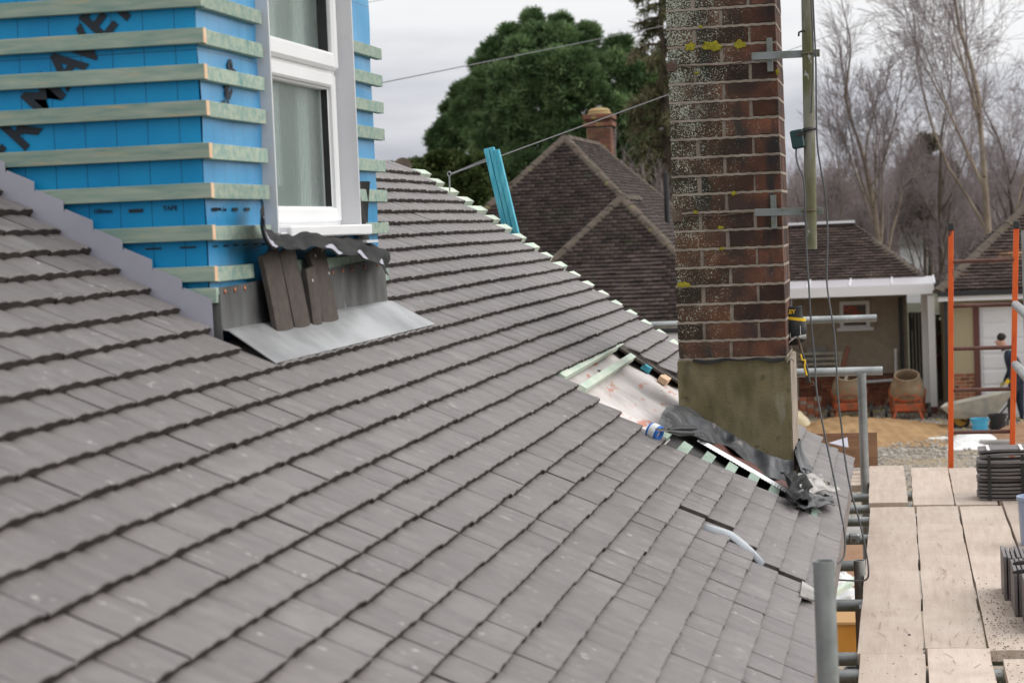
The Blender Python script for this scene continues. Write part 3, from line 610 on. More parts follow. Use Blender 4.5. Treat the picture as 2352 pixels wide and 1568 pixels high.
# ================================================================ CHIMNEY (part of the house)
CX0,CX1,CY0,CY1=-.907,-.463,8.45,8.894
zb0=3.628                                            # underside of the first course
def CB(x0,x1,y0,y1,z): 
    me=BR[rnd.randrange(4)]; o=bpy.data.objects.new('brick',me); scene.collection.objects.link(o); inherit(o,chim)
    dx,dy=x1-x0,y1-y0
    rot=0 if dx>dy else 1
    Lx=max(dx,dy); 
    M=Matrix.Translation(Vector(((x0+x1)/2,(y0+y1)/2,z+.0325))-OFF[house])@Matrix.Rotation(R(90)*rot+rnd.gauss(0,.004),4,'Z')@Matrix.Rotation(rnd.gauss(0,.004),4,'Y')@Matrix.Diagonal((Lx/.215,1,1,1))
    o.matrix_local=M; return o
mc=MB(); mc.b2(CX0+.007,CX1-.007,CY0+.007,CY1-.007,3.4,6.6)
chim=mc.build('chimney',MT['mortar'],house)
# flush, slightly ragged bed joints
BR=[]
for k in range(4):
    bm=bmesh.new(); bmesh.ops.create_cube(bm,size=1); 
    for v in bm.verts: v.co=Vector((v.co.x*.215,v.co.y*.1025,v.co.z*.065))
    bmesh.ops.subdivide_edges(bm,edges=[e for e in bm.edges if abs(e.verts[0].co.x-e.verts[1].co.x)>.1],cuts=3)
    for v in bm.verts: v.co+=Vector((rnd.gauss(0,.0012),rnd.gauss(0,.0010),rnd.gauss(0,.0012)))
    bmesh.ops.bevel(bm,geom=bm.edges[:],offset=.0022,segments=1,affect='EDGES')
    me=bpy.data.meshes.new('brick'); bm.to_mesh(me); bm.free(); me.materials.append(MT['brick']); BR.append(me)
nc=0
z=zb0
while z<6.5:
    if nc%2==0:
        m_=(CX0+CX1)/2; j=rnd.uniform(-.004,.004)
        CB(CX0,m_-.0075+j,CY0,CY0+.1025,z); CB(m_+.0075+j,CX1,CY0,CY0+.1025,z)
        CB(CX0,m_-.005,CY1-.1025,CY1,z); CB(m_+.005,CX1,CY1-.1025,CY1,z)
        CB(CX1-.1025,CX1,CY0+.1145,CY1-.1145,z); CB(CX0,CX0+.1025,CY0+.1145,CY1-.1145,z)
    else:
        my=(CY0+CY1)/2
        for x0 in (CX0,CX1-.1025):
            CB(x0,x0+.1025,CY0,my-.005,z); CB(x0,x0+.1025,my+.005,CY1,z)
        j=rnd.uniform(-.004,.004)
        CB(CX0+.1165+j,CX1-.1165+j,CY0,CY0+.1025,z); CB(CX0+.1145,CX1-.1145,CY1-.1025,CY1,z)
    z+=.0755; nc+=1
mj=MB()
for k in range(nc+1):
    zz=zb0+k*.0755
    def bed(a,b,zz=zz): 
        return (CX0-.002+(CX1-CX0+.004)*a,CY0-.0008-.0012*math.sin(a*47+zz*90)*math.sin(a*19+zz*31),zz-.0105+.010*b+.0013*math.sin(a*60+zz*200))
    mj.grid(bed,36,1,(0,-.006,0))
    def bed2(a,b,zz=zz): return (CX1+.0008+.0012*math.sin(a*47+zz*90),CY0+(CY1-CY0)*a,zz-.0105+.010*b+.0013*math.sin(a*50+zz*200))
    mj.grid(bed2,20,1,(.006,0,0))
mj.build('bed_joints',MT['mortar'],chim)
# yellow lichen
for (x,y,w_,h_) in ((1586,108,14,12),(1634,105,28,14),(1698,103,16,12),(1786,166,5,9),(1610,62,6,4),(1575,654,14,8),(1563,654,9,8),(1685,444,8,6),(1655,523,8,5),(1598,487,8,5),(1657,571,7,5),(1600,168,6,4)):
    P=aY(x,y,CY0-.0015); rx,rz=w_*CY0/F_*.5,h_*CY0/F_*.5; vs=[P+Vector((0,-.0035,0))]; n=22; jj=[rnd.uniform(.62,1.15) for _ in range(n)]
    for k in range(n): a=2*math.pi*k/n; vs.append(P+Vector((rx*1.9*jj[k]*math.cos(a)*.9,-.0022,rz*1.7*jj[k]*math.sin(a))))
    for k in range(n): a=2*math.pi*k/n; vs.append(P+Vector((rx*2*jj[k]*math.cos(a),.002,rz*1.85*jj[k]*math.sin(a))))
    fs=[(0,1+k,1+(k+1)%n) for k in range(n)]+[(1+k,1+n+k,1+n+(k+1)%n,1+(k+1)%n) for k in range(n)]
    MB().add(vs,fs).build('lichen_patch',MT['lichen'],chim)
# rendered base following the roof slope
def zr(x): return RP(0,0,0).z-(x-RP(0,0,0).x)*math.tan(TH)
rb=MB(); x0,x1=CX0-.006,CX1+.014
rb.prism([(x0,CY0-.014,zr(x0)-.12),(x1,CY0-.014,zr(x1)-.12),(x1-.002,CY0-.014,zb0-.012),(x0,CY0-.014,zb0-.010)],(0,CY1-CY0+.03,0)).build('rendered_base',MT['render'],chim,bevel=.004)
MB().grid(lambda a,b:(x1+.0015,CY0-.012+(CY1-CY0+.02)*b,zr(x1)-.05+(zb0-.016-zr(x1)+.05)*a),6,2,(.003,0,0)).build('lit_side_strip',MT['mortar'],chim)  # pale sheet over the right face, sunlit tone put into its colour
def dpc(a,b): return (CX0+.06+(CX1-CX0-.065)*a,CY0-.022-.012*b+.003*math.sin(a*23),zb0-.006-.007*b*(1+math.sin(a*9))*.6+.0035*math.sin(a*17+2)-.004*b)
MB().grid(dpc,40,3,(0,0,.003)).build('damp_course',MT['blackmat'],chim,smooth=True)
MB().grid(lambda a,b:(CX1+.0+.03*a,CY0-.02+.03*b,zb0-.022+.03*a*b+.012*math.sin(a*3)),5,4,(0,0,.008)).build('mortar_lump',MT['mortar'],chim)
# flashing: dressed from the base down over the open roof, creased
FT=[(1560,915),(1600,945),(1642,980),(1690,1010),(1733,1036),(1780,1048),(1824,1060)]
FB=[(1512,976),(1548,990),(1600,1003),(1640,1014),(1672,1026),(1703,1048),(1755,1090),(1785,1102),(1820,1106)]
def flash(a,b):
    x0,y0=ip(FT,a); x1,y1=ip(FB,a); T=aY(x0,y0,CY0-.018); B=onroof(x1,y1,-.005+.012*math.sin(a*25))
    if a<.16:
        q=1-a/.16; T=T.lerp(onroof(1530,936,.004),q*q)
    p=T.lerp(B,b)
    fold=.030*math.exp(-((b-.45)/.12)**2)*(1 if a>.3 else a/.3)
    return p+Vector((0,0,fold+.010*math.sin(b*math.pi)+.004*math.sin(a*17+b*5)*b+.0015*math.sin(a*50-b*8)*math.sin(b*3)))+Vector((0,-.006*math.sin(a*20)*b,0))
fl=MB(); fl.grid(flash,120,28,(0,0,.0025)); fl.build('lead_flashing',MT['oldlead'],chim,smooth=True)
def flr(a,b):  # return along the right side
    y=CY0-.03+.46*a; z_=zr(CX1)-.01
    return (CX1+.022+.05*b*b+.006*math.sin(a*30+b*4),y,z_+.11*(1-b)+.006*math.sin(a*22)-.02*b)
MB().grid(flr,30,8,(.0025,0,0)).build('lead_flashing',MT['oldlead'],chim,smooth=True)
# mast clamps are a thing of their own -------------------------------
mast=thing('aerial_mast','mossy aluminium aerial mast strapped beside the brick chimney, no aerial on it','mast',(-.345,8.36,4.13))
pa,pb=aY(1853,-40,8.36),aY(1863.5,572,8.36)
pd=(pb-pa).normalized(); pa=pa-pd*.55
MB().pipe(pa,pb,.0232,.003,24).build('pole',MT['pole'],mast,smooth=True)
for (y0_,yl,yr,kk) in ((0,130,122,'galvbr'),(1,488,485,'galvbr')):
    A_=aY(1726 if y0_==0 else 1733,yl,8.40); B_=aY(1883 if y0_==0 else 1891,yr,8.40)
    br=MB(); br.beam(A_,B_,.004,.030,(0,0,1)); br=br.build('bracket_arm',MT[kk],mast,bevel=.001)
    C_=aY(1768 if y0_==0 else 1777,0.5*(yl+yr)+0,8.432)
    MB().b2(C_.x-.0115,C_.x+.0115,CY0-.022,CY0-.003,C_.z-.068,C_.z+.068).build('bracket_plate',MT[kk],mast,bevel=.001)
    Q=aY(1858,0.5*(yl+yr)-3,8.36)
    ub=[]; 
    for q in range(13):
        a=math.pi*q/12; ub.append(Q+Vector((-math.cos(a)*.028,-math.sin(a)*.028+.0,0)))
    ub=[ub[0]+Vector((0,.045,0))]+ub+[ub[-1]+Vector((0,.045,0))]
    MB().tube(ub,.0035,6).build('u_bolt',MT['rust'],mast,smooth=True)
    # lashing wire round the chimney and corner shoe
    yw=150 if y0_==0 else 495
    P=[aY(x,yw+dy,CY0-.006) for (x,dy) in ((1543,2),(1600,1),(1660,0),(1700,-6),(1727,-14 if y0_==0 else -8))]
    P[0].x=CX0-.004; P=[Vector((CX0-.006,CY0+.3,P[0].z)),Vector((CX0-.006,CY0-.004,P[0].z))]+P[1:]
    MB().tube(P,.0022,6).build('lashing_wire',MT['rust'],mast)
    Z0=P[1].z
    MB().b2(CX0-.006,CX0+.034,CY0-.006,CY0-.0015,Z0-.022,Z0+.022).build('corner_shoe',MT['rust'],mast)
# green junction box with strap
bx=aY(1832,320,8.34)
jb=MB().box(bx,(.052,.05,.075),Matrix.Rotation(R(-8),3,'Y')).build('junction_box',mat('dark_green_plastic',(.01,.045,.045),None,3,.3),mast,bevel=.006)
st=[]; 
Q=aY(1857,297,8.36)
for q in range(20): a=2*math.pi*q/20; st.append(Q+Vector((math.cos(a)*.026,math.sin(a)*.026,math.cos(a)*.004)))
MB().tube(st+[st[0]],.005,6,False,2.2).build('rubber_strap',MT['black'],mast)
MB().b2(bx.x-.005,bx.x+.03,bx.y-.03,bx.y-.026,bx.z+.012,bx.z+.03).build('rubber_strap',MT['black'],mast)
hk=aY(1842,72,8.33); MB().tube([hk+Vector((.012,0,0)),hk,hk+Vector((-.012,0,-.004)),hk+Vector((-.014,0,-.02))],.004,6).build('cable_clip',MT['black'],mast)
def pxpath(pts,Ys):
    n=len(pts); return [aY(x,y,np.interp(i/(n-1),[k/(len(Ys)-1) for k in range(len(Ys))],Ys)) for i,(x,y) in enumerate(pts)]
def smooth(P,k=4):
    P=[Vector(p) for p in P]; out_=[]
    for i in range(len(P)-1):
        p0=P[max(i-1,0)];p1=P[i];p2=P[i+1];p3=P[min(i+2,len(P)-1)]
        for q in range(k):
            t=q/k; out_.append(.5*((2*p1)+(p2-p0)*t+(2*p0-5*p1+4*p2-p3)*t*t+(3*p1-p0-3*p2+p3)*t**3))
    out_.append(P[-1]); return out_
def cable(name,pts,Ys,r,m_,label,grp=None):
    P=smooth(pxpath(pts,Ys)); o=MB().tube(P,r,7).build(name,MT[m_],None,smooth=True,origin=P[-1]); return tag(o,label,'cable',grp)
cable('cable',[(1829,340),(1829,362),(1836,388),(1847,420),(1852,560),(1857,640),(1863,740),(1872,830),(1876,900),(1893,990),(1912,1080),(1930,1170),(1940,1225),(1940,1270),(1930,1290),(1915,1295)],[8.33,8.3,8.25,8.2,8.05,7.9,7.8],.0038,'cable','black cable running from the junction box down past the chimney base')
cable('cable',[(1866,-30),(1870,60),(1874,150),(1876,310),(1884,380),(1896,450),(1901,540),(1899,640),(1906,700),(1916,760),(1921,830),(1924,900),(1934,990),(1942,1060),(1955,1130),(1975,1200),(1990,1270),(1995,1310),(1990,1330),(1965,1333),(1915,1330)],[8.3,8.3,8.3,8.2,8.1,8.0,7.9,7.9],.0036,'cable','grey cable hanging from the top of the mast to the scaffold boards')
cable('cable',[(1862,-30),(1864,30),(1868,110),(1866,190),(1863,260)],[8.32,8.33],.0030,'cable','short loose grey cable beside the top of the mast')
# conduit up the back right corner of the chimney
P=[aY(1798,460,8.86),aY(1806,706,8.86)]; o=MB().tube(P,.0075,10).build('conduit',MT['galv'],mast,smooth=True)
# ================================================================ LOOSE THINGS ON THE ROOF
def loose(bottom_u,top_u,zb_,zt_,xb,xt,wid,label,holes=(),th=.013):
    A_=Vector((xb,bottom_u,zb_)); B_=Vector((xt,top_u,zt_)); t_=(B_-A_); Lh=t_.length; t_.normalize()
    y_=Vector((0,1,0)); y_=(y_-t_*y_.dot(t_)).normalized(); n_=t_.cross(y_)*-1
    if n_.x<0: n_=-n_
    M=Matrix((t_,y_,n_)).transposed()
    mb_=MB()
    def f(a,b): return A_+t_*(Lh*a)+y_*(wid*b)+n_*(.004*(1-(2*b-1)**2)+.0015*math.sin(a*3))
    mb_.grid(f,5,6,n_*th); o=mb_.build('loose_roof_tile',MT['tile_side'],None,origin=A_)
    tag(o,label,'roof tile','loose tiles leaning on the dormer')
    for (a,b) in holes:
        p=f(a,b)+n_*.0008; MB().lathe(p,[(.0045,0),(.0045,.001)],8,M).build('nail_hole',MT['breather'],o)
    return o
tl=MT['tile_side']
ztA=zl=4.153
def zroof(x): return RP(0,0,0).z-(x-RP(0,0,0).x)*math.tan(TH)
xb=-1.622; zbm=3.922
loose(5.222,5.19,zbm,4.150,xb,-1.648,.150,'wide dark tile leaning on the lead, leftmost of the leaning tiles')
loose(5.388,5.345,zbm,4.155,xb,-1.648,.148,'dark tile leaning directly right of the leftmost leaning tile')
loose(5.555,5.535,zbm+.002,4.105,xb,-1.632,.095,'short narrow tile with one nail hole leaning between wider tiles',((.80,.35),))
loose(5.668,5.63,zbm,4.150,xb,-1.648,.165,'dark tile with three nail holes, rightmost of the leaning tiles',((.93,.25),(.93,.72),(.62,.86)))
# tape roll and snips beside the opening
P=onroof(1504,992,.02); ax=Vector((.75,-.35,-.3)).normalized()
Mq=ax.to_track_quat('Z','Y').to_matrix()
tr_=thing('tape_roll','roll of blue tape with white label lying on the roof beside the chimney flashing','tape roll',P-NV*.035)
MB().lathe(P-ax*.022,[(.016,0),(.028,0),(.030,.002),(.030,.042),(.028,.044),(.016,.044),(.0158,.024)],24,Mq).build('roll',MT['tapeb'],tr_,smooth=True)
MB().lathe(P-ax*.0125,[(.0304,0),(.0306,.001),(.0306,.0245),(.0304,.0255)],24,Mq).build('label_band',MT['bagw'],tr_,smooth=True)
S_=thing('snips','black handled tin snips lying on the grey lead flashing','snips',onroof(1560,990,.03))
a_,b_=onroof(1535,986,.06),onroof(1598,983,.075)
MB().tube([a_,a_.lerp(b_,.3)+Vector((0,0,.003)),b_],[.005,.0085,.008],8).build('handle',MT['black'],S_,smooth=True)
a2_,b2_=onroof(1535,990,.055),onroof(1592,994,.06)
MB().tube([a2_,a2_.lerp(b2_,.4)-Vector((0,0,.004)),b2_],[.006,.011,.009],8).build('handle',MT['black'],S_,smooth=True)
MB().beam(onroof(1536,988,.058),onroof(1508,986,.05),.012,.004,NV).build('blade',MT['steel'],S_)
# crumpled offcut of lead and rubber at the eave by the chimney
def crumple(cx_,cy_,pts,label,name,m_,amp,cat,seed,h0=.02,thick=.004,nu=26):
    C=[onroof(x,y,h0) for x,y in pts]   # quad corners
    r_=random.Random(seed); ph=[r_.uniform(0,6) for _ in range(6)]
    def f(a,b):
        p=C[0].lerp(C[1],a).lerp(C[3].lerp(C[2],a),b)
        e_=1-(2*a-1)**4*.5
        p=p+NV*(amp*(.8*math.sin(a*5+ph[0]+b*2)*math.sin(b*5+ph[1])+.28*math.sin(a*13+ph[2]+b*5)+.14*math.sin(b*21+ph[3]-a*9))+amp*.9)
        p=p+TV*(.012*math.sin(b*15+ph[4])*(1 if a in(0,1) else .5))+UV*(.016*math.sin(a*13+ph[5]))
        return p
    o=MB().grid(f,nu,nu,NV*thick).build(name,MT[m_],None,smooth=True,origin=C[3]); return tag(o,label,cat)
crumple(0,0,[(1835,1095),(1885,1098),(1922,1140),(1838,1128)],'crumpled dirty lead offcut lying on tiles right of the chimney foot','lead_offcut','dirtylead',.017,'lead sheet',3,.03)
crumple(0,0,[(1785,1090),(1838,1102),(1866,1158),(1815,1164)],'torn black rubber sheet bunched at the foot of the chimney flashing','rubber_sheet','blackmat',.024,'rubber sheet',8,.03)
crumple(0,0,[(1822,1140),(1900,1136),(1912,1162),(1838,1172)],'curled strip of black and silver lead hanging over the eave tiles','lead_strip','oldlead',.016,'lead sheet',5,.02)
crumple(0,0,[(1840,1078),(1862,1092),(1860,1108),(1843,1102)],'small grey lead scrap standing beside the chimney corner','lead_scrap','oldlead',.015,'lead sheet',11,.02,nu=12)
# milky plastic strip bulging out of the tile joint
pts=[(1622,1202),(1650,1210),(1680,1220),(1708,1240),(1735,1265),(1757,1291)]
cv=smooth([onroof(x,y,.006+.014*math.sin(math.pi*i/5)) for i,(x,y) in enumerate(pts)],6); n=len(cv)
def strip(a,b):
    p=cv[min(n-1,int(round(a*(n-1))))]; w_=.017*math.sin(math.pi*min(1,a*1.0))**.8+.003
    return p-UV*(w_*b)-NV*(.018*b*b)
tag(MB().grid(strip,n-1,4,NV*.0015).build('plastic_strip',MT['plastic'],None,smooth=True,origin=cv[-1]),'curved milky plastic strip bulging out of a gap between roof tiles','plastic strip')
p_=[onroof(*q,.012) for q in ((1843,1333),(1872,1352),(1872,1378),(1838,1366))]  # added pale sheet, stands in for a lighter tile side
tag(MB().add(p_+[q-NV*.006 for q in p_],[(0,1,2,3),(4,5,6,7),(0,1,5,4),(1,2,6,5),(2,3,7,6),(3,0,4,7)]).build('pale_tile_side',MT['dirtylead'],None,origin=p_[3]),'small pale sheet lying on the eave tiles behind the near scaffold tube','sheet')
# black work gloves/pouch with claw hammer hanging behind the chimney
hm=thing('tool_pouch','black pouch with yellow band and lettering hanging right of the chimney','pouch',aY(1825,790,8.72))
def Y(x,y,Yv=8.70): return aY(x,y,Yv)
pc=Y(1826,750); 
MB().lathe(Y(1826,792),[(.024,0),(.044,.012),(.056,.05),(.056,.088),(.048,.105),(.044,.122),(.046,.160),(.042,.162),(.03,.10)],20,Matrix.Rotation(R(-4),3,'Y')@Matrix.Diagonal((1,.6,1))).build('pouch_body',MT['glove'],hm,smooth=True)
bnd=[]; 
MB().lathe(Y(1826,792)+Vector((0,0,.106)),[(.0490,0),(.0480,.012),(.0460,.012)],20,Matrix.Rotation(R(9),3,'Y')@Matrix.Diagonal((1,.62,1))).build('yellow_band',MT['yellow'],hm)
text('LEY',.024,face_m(Y(1806,721,8.665),(1,0,.03),(0,0,1)),'pouch_lettering','yellow',hm,bold=.0007)
for (a,b) in (((1815,765),(1815,785)),((1838,748),(1839,775))): MB().tube([Y(*a,8.668),Y(*b,8.668)],.0012,6).build('drip_mark',MT['white'],hm)
MB().tube([Y(1818,706,8.75),Y(1818,690,8.80),Vector((CX1-.01,8.90,Y(1818,690).z))],.003,6).build('strap',MT['black'],hm)
hh=thing('claw_hammer','claw hammer with black and yellow grip hanging below the black pouch','hammer',Y(1857,880,8.66))
MB().tube(smooth([Y(1806,800,8.66),Y(1812,786,8.66),Y(1822,776,8.66),Y(1834,774,8.66),Y(1844,773,8.66)]),[.003]*6+[.006]*6+[.008]*5,8).build('hammer_head',MT['steel'],hh,smooth=True)
MB().tube([Y(1841,773,8.66),Y(1852,772,8.66)],.0095,12).build('striking_face',MT['steel'],hh)
MB().tube([Y(1833,778,8.66),Y(1838,795,8.66),Y(1843,815,8.66)],[.006,.0055,.0055],8).build('hammer_shaft',MT['rust'],hh,smooth=True)
MB().tube(smooth([Y(1842,812,8.66),Y(1847,830,8.66),Y(1852,850,8.66),Y(1858,878,8.66)]),[.0075]*5+[.0095]*4+[.0085]*4,10).build('grip',MT['black'],hh,smooth=True)
MB().tube(smooth([Y(1839,813,8.652),Y(1843,826,8.652),Y(1849,828,8.652),Y(1848,842,8.650),Y(1853,862,8.650)]),.0038,6).build('yellow_inlay',MT['yellow'],hh)
MB().tube(smooth([Y(1860,880,8.66),Y(1866,876,8.66),Y(1870,884,8.66),Y(1861,884,8.66)]),.002,6).build('hanging_loop',MT['rust'],hh)
# standing bundle of blue battens behind the verge, hook and wires
bd=thing('batten_bundle','bundle of blue treated battens standing upright beyond the roof edge','batten bundle',(-2.10,11.0,2.5))
for k,(dx,dy,t_) in enumerate(((0,0,0),(.029,.004,.003),(.058,-.002,-.004),(.012,.03,.002),(.045,.03,-.006))):
    A_=aY(1113,342,11.0)+Vector((dx+.010,dy,t_*2)); B_=aY(1160,545,11.0)+Vector((dx*1.0+.012,dy,0)); D_=(B_-A_).normalized(); B_=A_+D_*1.7
    MB().beam(A_,B_,.026,.04,(0,1,0)).build('batten',MT['teal'],bd,bevel=.002)
hk=thing('eye_hook','grey steel eye post holding the twisted end of an overhead wire','hook',aY(1033,425,10.55))
A_=aY(1033,440,10.55); B_=aY(1032,404,10.55)
MB().tube([A_,B_],.0042,8).build('post',MT['galv'],hk)
MB().tube([B_+Vector((.009*math.sin(2*math.pi*q/14),0,.010+.012*-math.cos(2*math.pi*q/14))) for q in range(15)],.0032,6).build('eye',MT['galv'],hk)
W0=aY(1036,400,10.55); W1=aY(2130,0,34.0); 
pts=[W0.lerp(W1,(k/24)**2)-Vector((0,0,.22*math.sin(math.pi*(k/24)**2)*0)) for k in range(25)]
ow=MB().tube(pts,.0035,5); 
for ph in (0,math.pi):
    tw=[]
    for q in range(60):
        f=q/59; c=W0.lerp(aY(1150,352,12.3),f); tw.append(c+Vector((0,math.sin(q*1.3+ph),math.cos(q*1.3+ph)))*.0045)
    ow.tube(tw,.0022,4)
tag(ow.build('overhead_wire',MT['wire'],None,origin=W0),'overhead wire with twisted end running from the eye hook past the chimney','wire')
def wirep(a,Ya,b,Yb,r,label,e=None):
    A_=aY(*a,Ya);B_=aY(*b,Yb); P=[A_.lerp(B_,k/20)-Vector((0,0,0)) for k in range(21)]
    tag(MB().tube(P,r,5).build('overhead_wire',MT['wire'],None,origin=A_),label,'wire')
wirep((830,200),20,(1560,53),34,.006,'overhead wire crossing the sky in front of the round pine crown')
wirep((820,10),26,(960,-14),34,.004,'short stretch of thin wire at the top of the sky beside the dormer')
sa=MB(); c_=aY(925,383,30); sa.lathe(c_,[(.01,0),(.08,.025),(.13,.05),(.11,.045),(.01,.02)],16,Matrix.Rotation(R(65),3,'X')@Matrix.Rotation(R(20),3,'Y')); sa.tube([c_,c_+Vector((-.05,0,-1.0))],.02,6)
tag(sa.build('satellite_dish',MT['ridge'],None,origin=c_+Vector((-.05,0,-1.0))),'small grey dish far off just above the ridge beside the dormer','dish')
# ================================================================ SCAFFOLD
BZ=2.71
def tube(a,b,label,r=.02415,open_=True,grp='scaffold tubes',name='scaffold_tube'):
    a=Vector(a); b=Vector(b); lo_=a if a.z<b.z else b
    return tag(MB().pipe(a,b,r,.004,20).build(name,MT['galv'],None,smooth=True,origin=lo_),label,'scaffold tube',grp)
P=aY(1892,1287,4.54); tube((P.x+.012,P.y,0),(P.x,P.y,P.z),'tall grey upright scaffold tube nearest the camera at the eave')
P=aY(1955,1532,7.0); tube((P.x,P.y,0),(P.x,P.y,P.z),'short upright tube with open top in the bottom right, between near tube and boards')
P=aY(1974,1286,8.5); tube((P.x,P.y,0),(P.x,P.y,P.z),'upright scaffold tube with open top where the grey cable ends')
P=aY(1979,857,11.3); tube((P.x,P.y,0),(P.x,P.y,P.z),'tall far upright scaffold tube standing just below the lower handrail')
tube(aY(1490,747,13.4),aY(2013,730,13.6),'long horizontal scaffold tube passing behind the chimney, the upper one')
tube(aY(1790,857,11.36),aY(2027,851,11.40),'lower horizontal scaffold tube ending just right of the far upright')
ty=[(1143,11.3),(1170,10.9),(1198,10.4),(1239,9.8),(1299,9.1),(1390,8.14),(1513,7.15),(1553,6.88)]
tn=['farthest stub tube under the boards at the eave','second farthest stub tube under the boards at the eave','stub tube under the boards just beyond the curled lead strip','mossy stub tube with a rusty fitting under the boards','stub tube crossed by the end of the black cable','blue grey stub tube above the white rubble bags','stub tube below the orange panel at the bottom of the picture','lowest stub tube at the bottom edge of the picture']
for (y,Yv),lb in zip(ty,tn):
    z_=BZ-.062; P=aZ(1940,y,z_); tube((-.52,P.y,z_),(.9,P.y+.01,z_),lb)
P=aZ(1985,1239,BZ-.062)
def coupler(c,label):
    t=thing('scaffold_coupler',label,'coupler',c,'scaffold couplers')
    MB().box(c,(.05,.06,.05)).build('body',MT['galv'],t,bevel=.008); MB().tube([c+Vector((0,-.045,0)),c+Vector((0,.045,0))],.008,8).build('bolt',MT['rust'],t); 
P=aZ(1962,1236,BZ-.03); coupler(P,'rusty scaffold coupler beside the mossy stub tube')
P=aZ(1990,1386,BZ-.03); coupler(P+Vector((-.01,0,-.03)),'scaffold coupler at the end of the blue grey stub tube')
P=aZ(1990,1512,BZ-.03); coupler(P+Vector((-.01,0,-.03)),'scaffold coupler at the lower stub tube near the bottom edge')
# boards
def plank(x0,x1,y0,y1,z=BZ,label='',yaw=0,th=.038):
    mb_=MB(); ny=14
    jx=[rnd.uniform(-.0022,.0022) for _ in range(ny+1)]; jx2=[rnd.uniform(-.0022,.0022) for _ in range(ny+1)]
    def f(a,b):
        i=int(round(a*ny)); y=y0+(y1-y0)*a; x=(x0+jx[i])*(1-b)+(x1+jx2[i])*b+yaw*(y-y0)
        return (x,y,z+.0015*math.sin(y*3+x0*9)-.0006*math.cos(b*math.pi*2))
    mb_.grid(f,ny,4,(0,0,th)); o=mb_.build('scaffold_board',MT['board'],None,origin=((x0+x1)/2,y0,z-th),bevel=0)
    tag(o,label,'scaffold board','scaffold boards'); return o
BX=[-.176,.041,.255,.478,.70]
plank(-.176,.043,6.96,10.47,BZ,'scaffold board of the middle row, nearest the roof eave')
plank(.051,.252,7.05,10.46,BZ,'scaffold board second from the roof in the middle row')
plank(.262,.470,7.02,10.44,BZ,'third scaffold board from the roof in the middle row')
plank(.480,.70,7.0,10.6,BZ+.004,'scaffold board at the right edge of the middle row',.0)
plank(-.166,.046,4.2,6.945,BZ+.003,'near scaffold board beside the eave at the bottom edge')
plank(.056,.262,4.2,7.035,BZ+.002,'second near scaffold board with dark chips near its far end')
plank(.300,.505,4.2,6.90,BZ-.004,'near scaffold board right of the dark green gap')
plank(-.185,.010,10.50,12.03,BZ+.018,'far warped scaffold board with a dark wedge gap on its right',-.012)
plank(.035,.240,10.50,12.05,BZ+.002,'far scaffold board between the wedge gap and the ladder')
plank(.248,.452,10.49,12.0,BZ,'far scaffold board at the foot of the orange ladder')
plank(.466,.68,10.62,11.9,BZ,'far scaffold board under the strapped tile stack')
for k in range(4):
    o=plank(-.75,-.20,11.55+k*.17,11.70+k*.17,BZ-.03,'short cross board behind the far upright, '+['nearest','second','third','farthest'][k]+' of four')
# chips of slate, dust and grit on the boards
dv=[];df=[];da=[];bs=0
def chip(x,y,s,z=BZ+.003):
    global bs
    n=5; vs=[]; 
    for k in range(n): a=2*math.pi*k/n+rng.uniform(-.3,.3); q=s*rng.uniform(.5,1.1); vs.append((x+q*math.cos(a),y+q*1.2*math.sin(a),z))
    vs+= [(x+(v[0]-x)*.6,y+(v[1]-y)*.6,z+s*.35) for v in vs]
    dv.extend(vs); da.extend([rng.random()]*10)
    for k in range(n): df.append((bs+k,bs+(k+1)%n,bs+n+(k+1)%n,bs+n+k))
    df.append((bs+n,bs+n+1,bs+n+2,bs+n+3)); df.append((bs+n,bs+n+3,bs+n+4,bs+n+4)); bs+=10
for (x,y,s) in ((2088,1457,9),(2079,1481,5),(2070,1508,7),(2052,1524,7),(2265,1193,4),(2276,1204,4),(2293,1386,5),(2237,1444,5),(2222,1476,5),(2103,1547,6),(2168,1308,4),(2042,1395,3),(2124,1490,10),(2024,1270,3)):
    P=aZ(x,y,BZ+.003); chip(P.x,P.y,s*.0009)
for _ in range(260):
    x=rng.uniform(-.16,.6); y=rng.uniform(6.2,10.3); chip(x,y,rng.uniform(.0008,.003))
for _ in range(420):
    x=.33+abs(rng.normal(0,.05)); y=rng.normal(7.35,.45); chip(min(.5,x)-rng.uniform(0,.12),y,rng.uniform(.001,.005))
F4=[f for f in df]
o=np_mesh('grit',MT['tile_side'],dv,np.array([f if len(set(f))==4 else f for f in F4]),None,'stuff'); tag(o,'dark tile chips and grit scattered on the scaffold boards','debris')
sv=[];sf=[]
for cx_,cy_,n_ in ((2170,1310,12),(2180,1485,14),(2110,1440,5),(2125,1120,4),(2030,1420,4)):
    C=aZ(cx_,cy_,BZ+.004)
    for _ in range(n_):
        a=rnd.gauss(1.9,.5); l_=rnd.uniform(.04,.13); p=C+Vector((rnd.gauss(0,.035),rnd.gauss(0,.22),rnd.uniform(.001,.004))); d_=Vector((math.cos(a)*.45,math.sin(a),0))*l_; w_=Vector((.0011,0,0)); n0=len(sv); sv+= [p-w_,p+w_,p+d_+w_,p+d_-w_]; sf.append((n0,n0+1,n0+2,n0+3))
tag(MB().add(sv,sf).build('straw',mat('dry_straw',(.30,.21,.11),None,5,.8),None,fix=False,kind='stuff'),'thin brown straws scattered over the scaffold boards','debris')
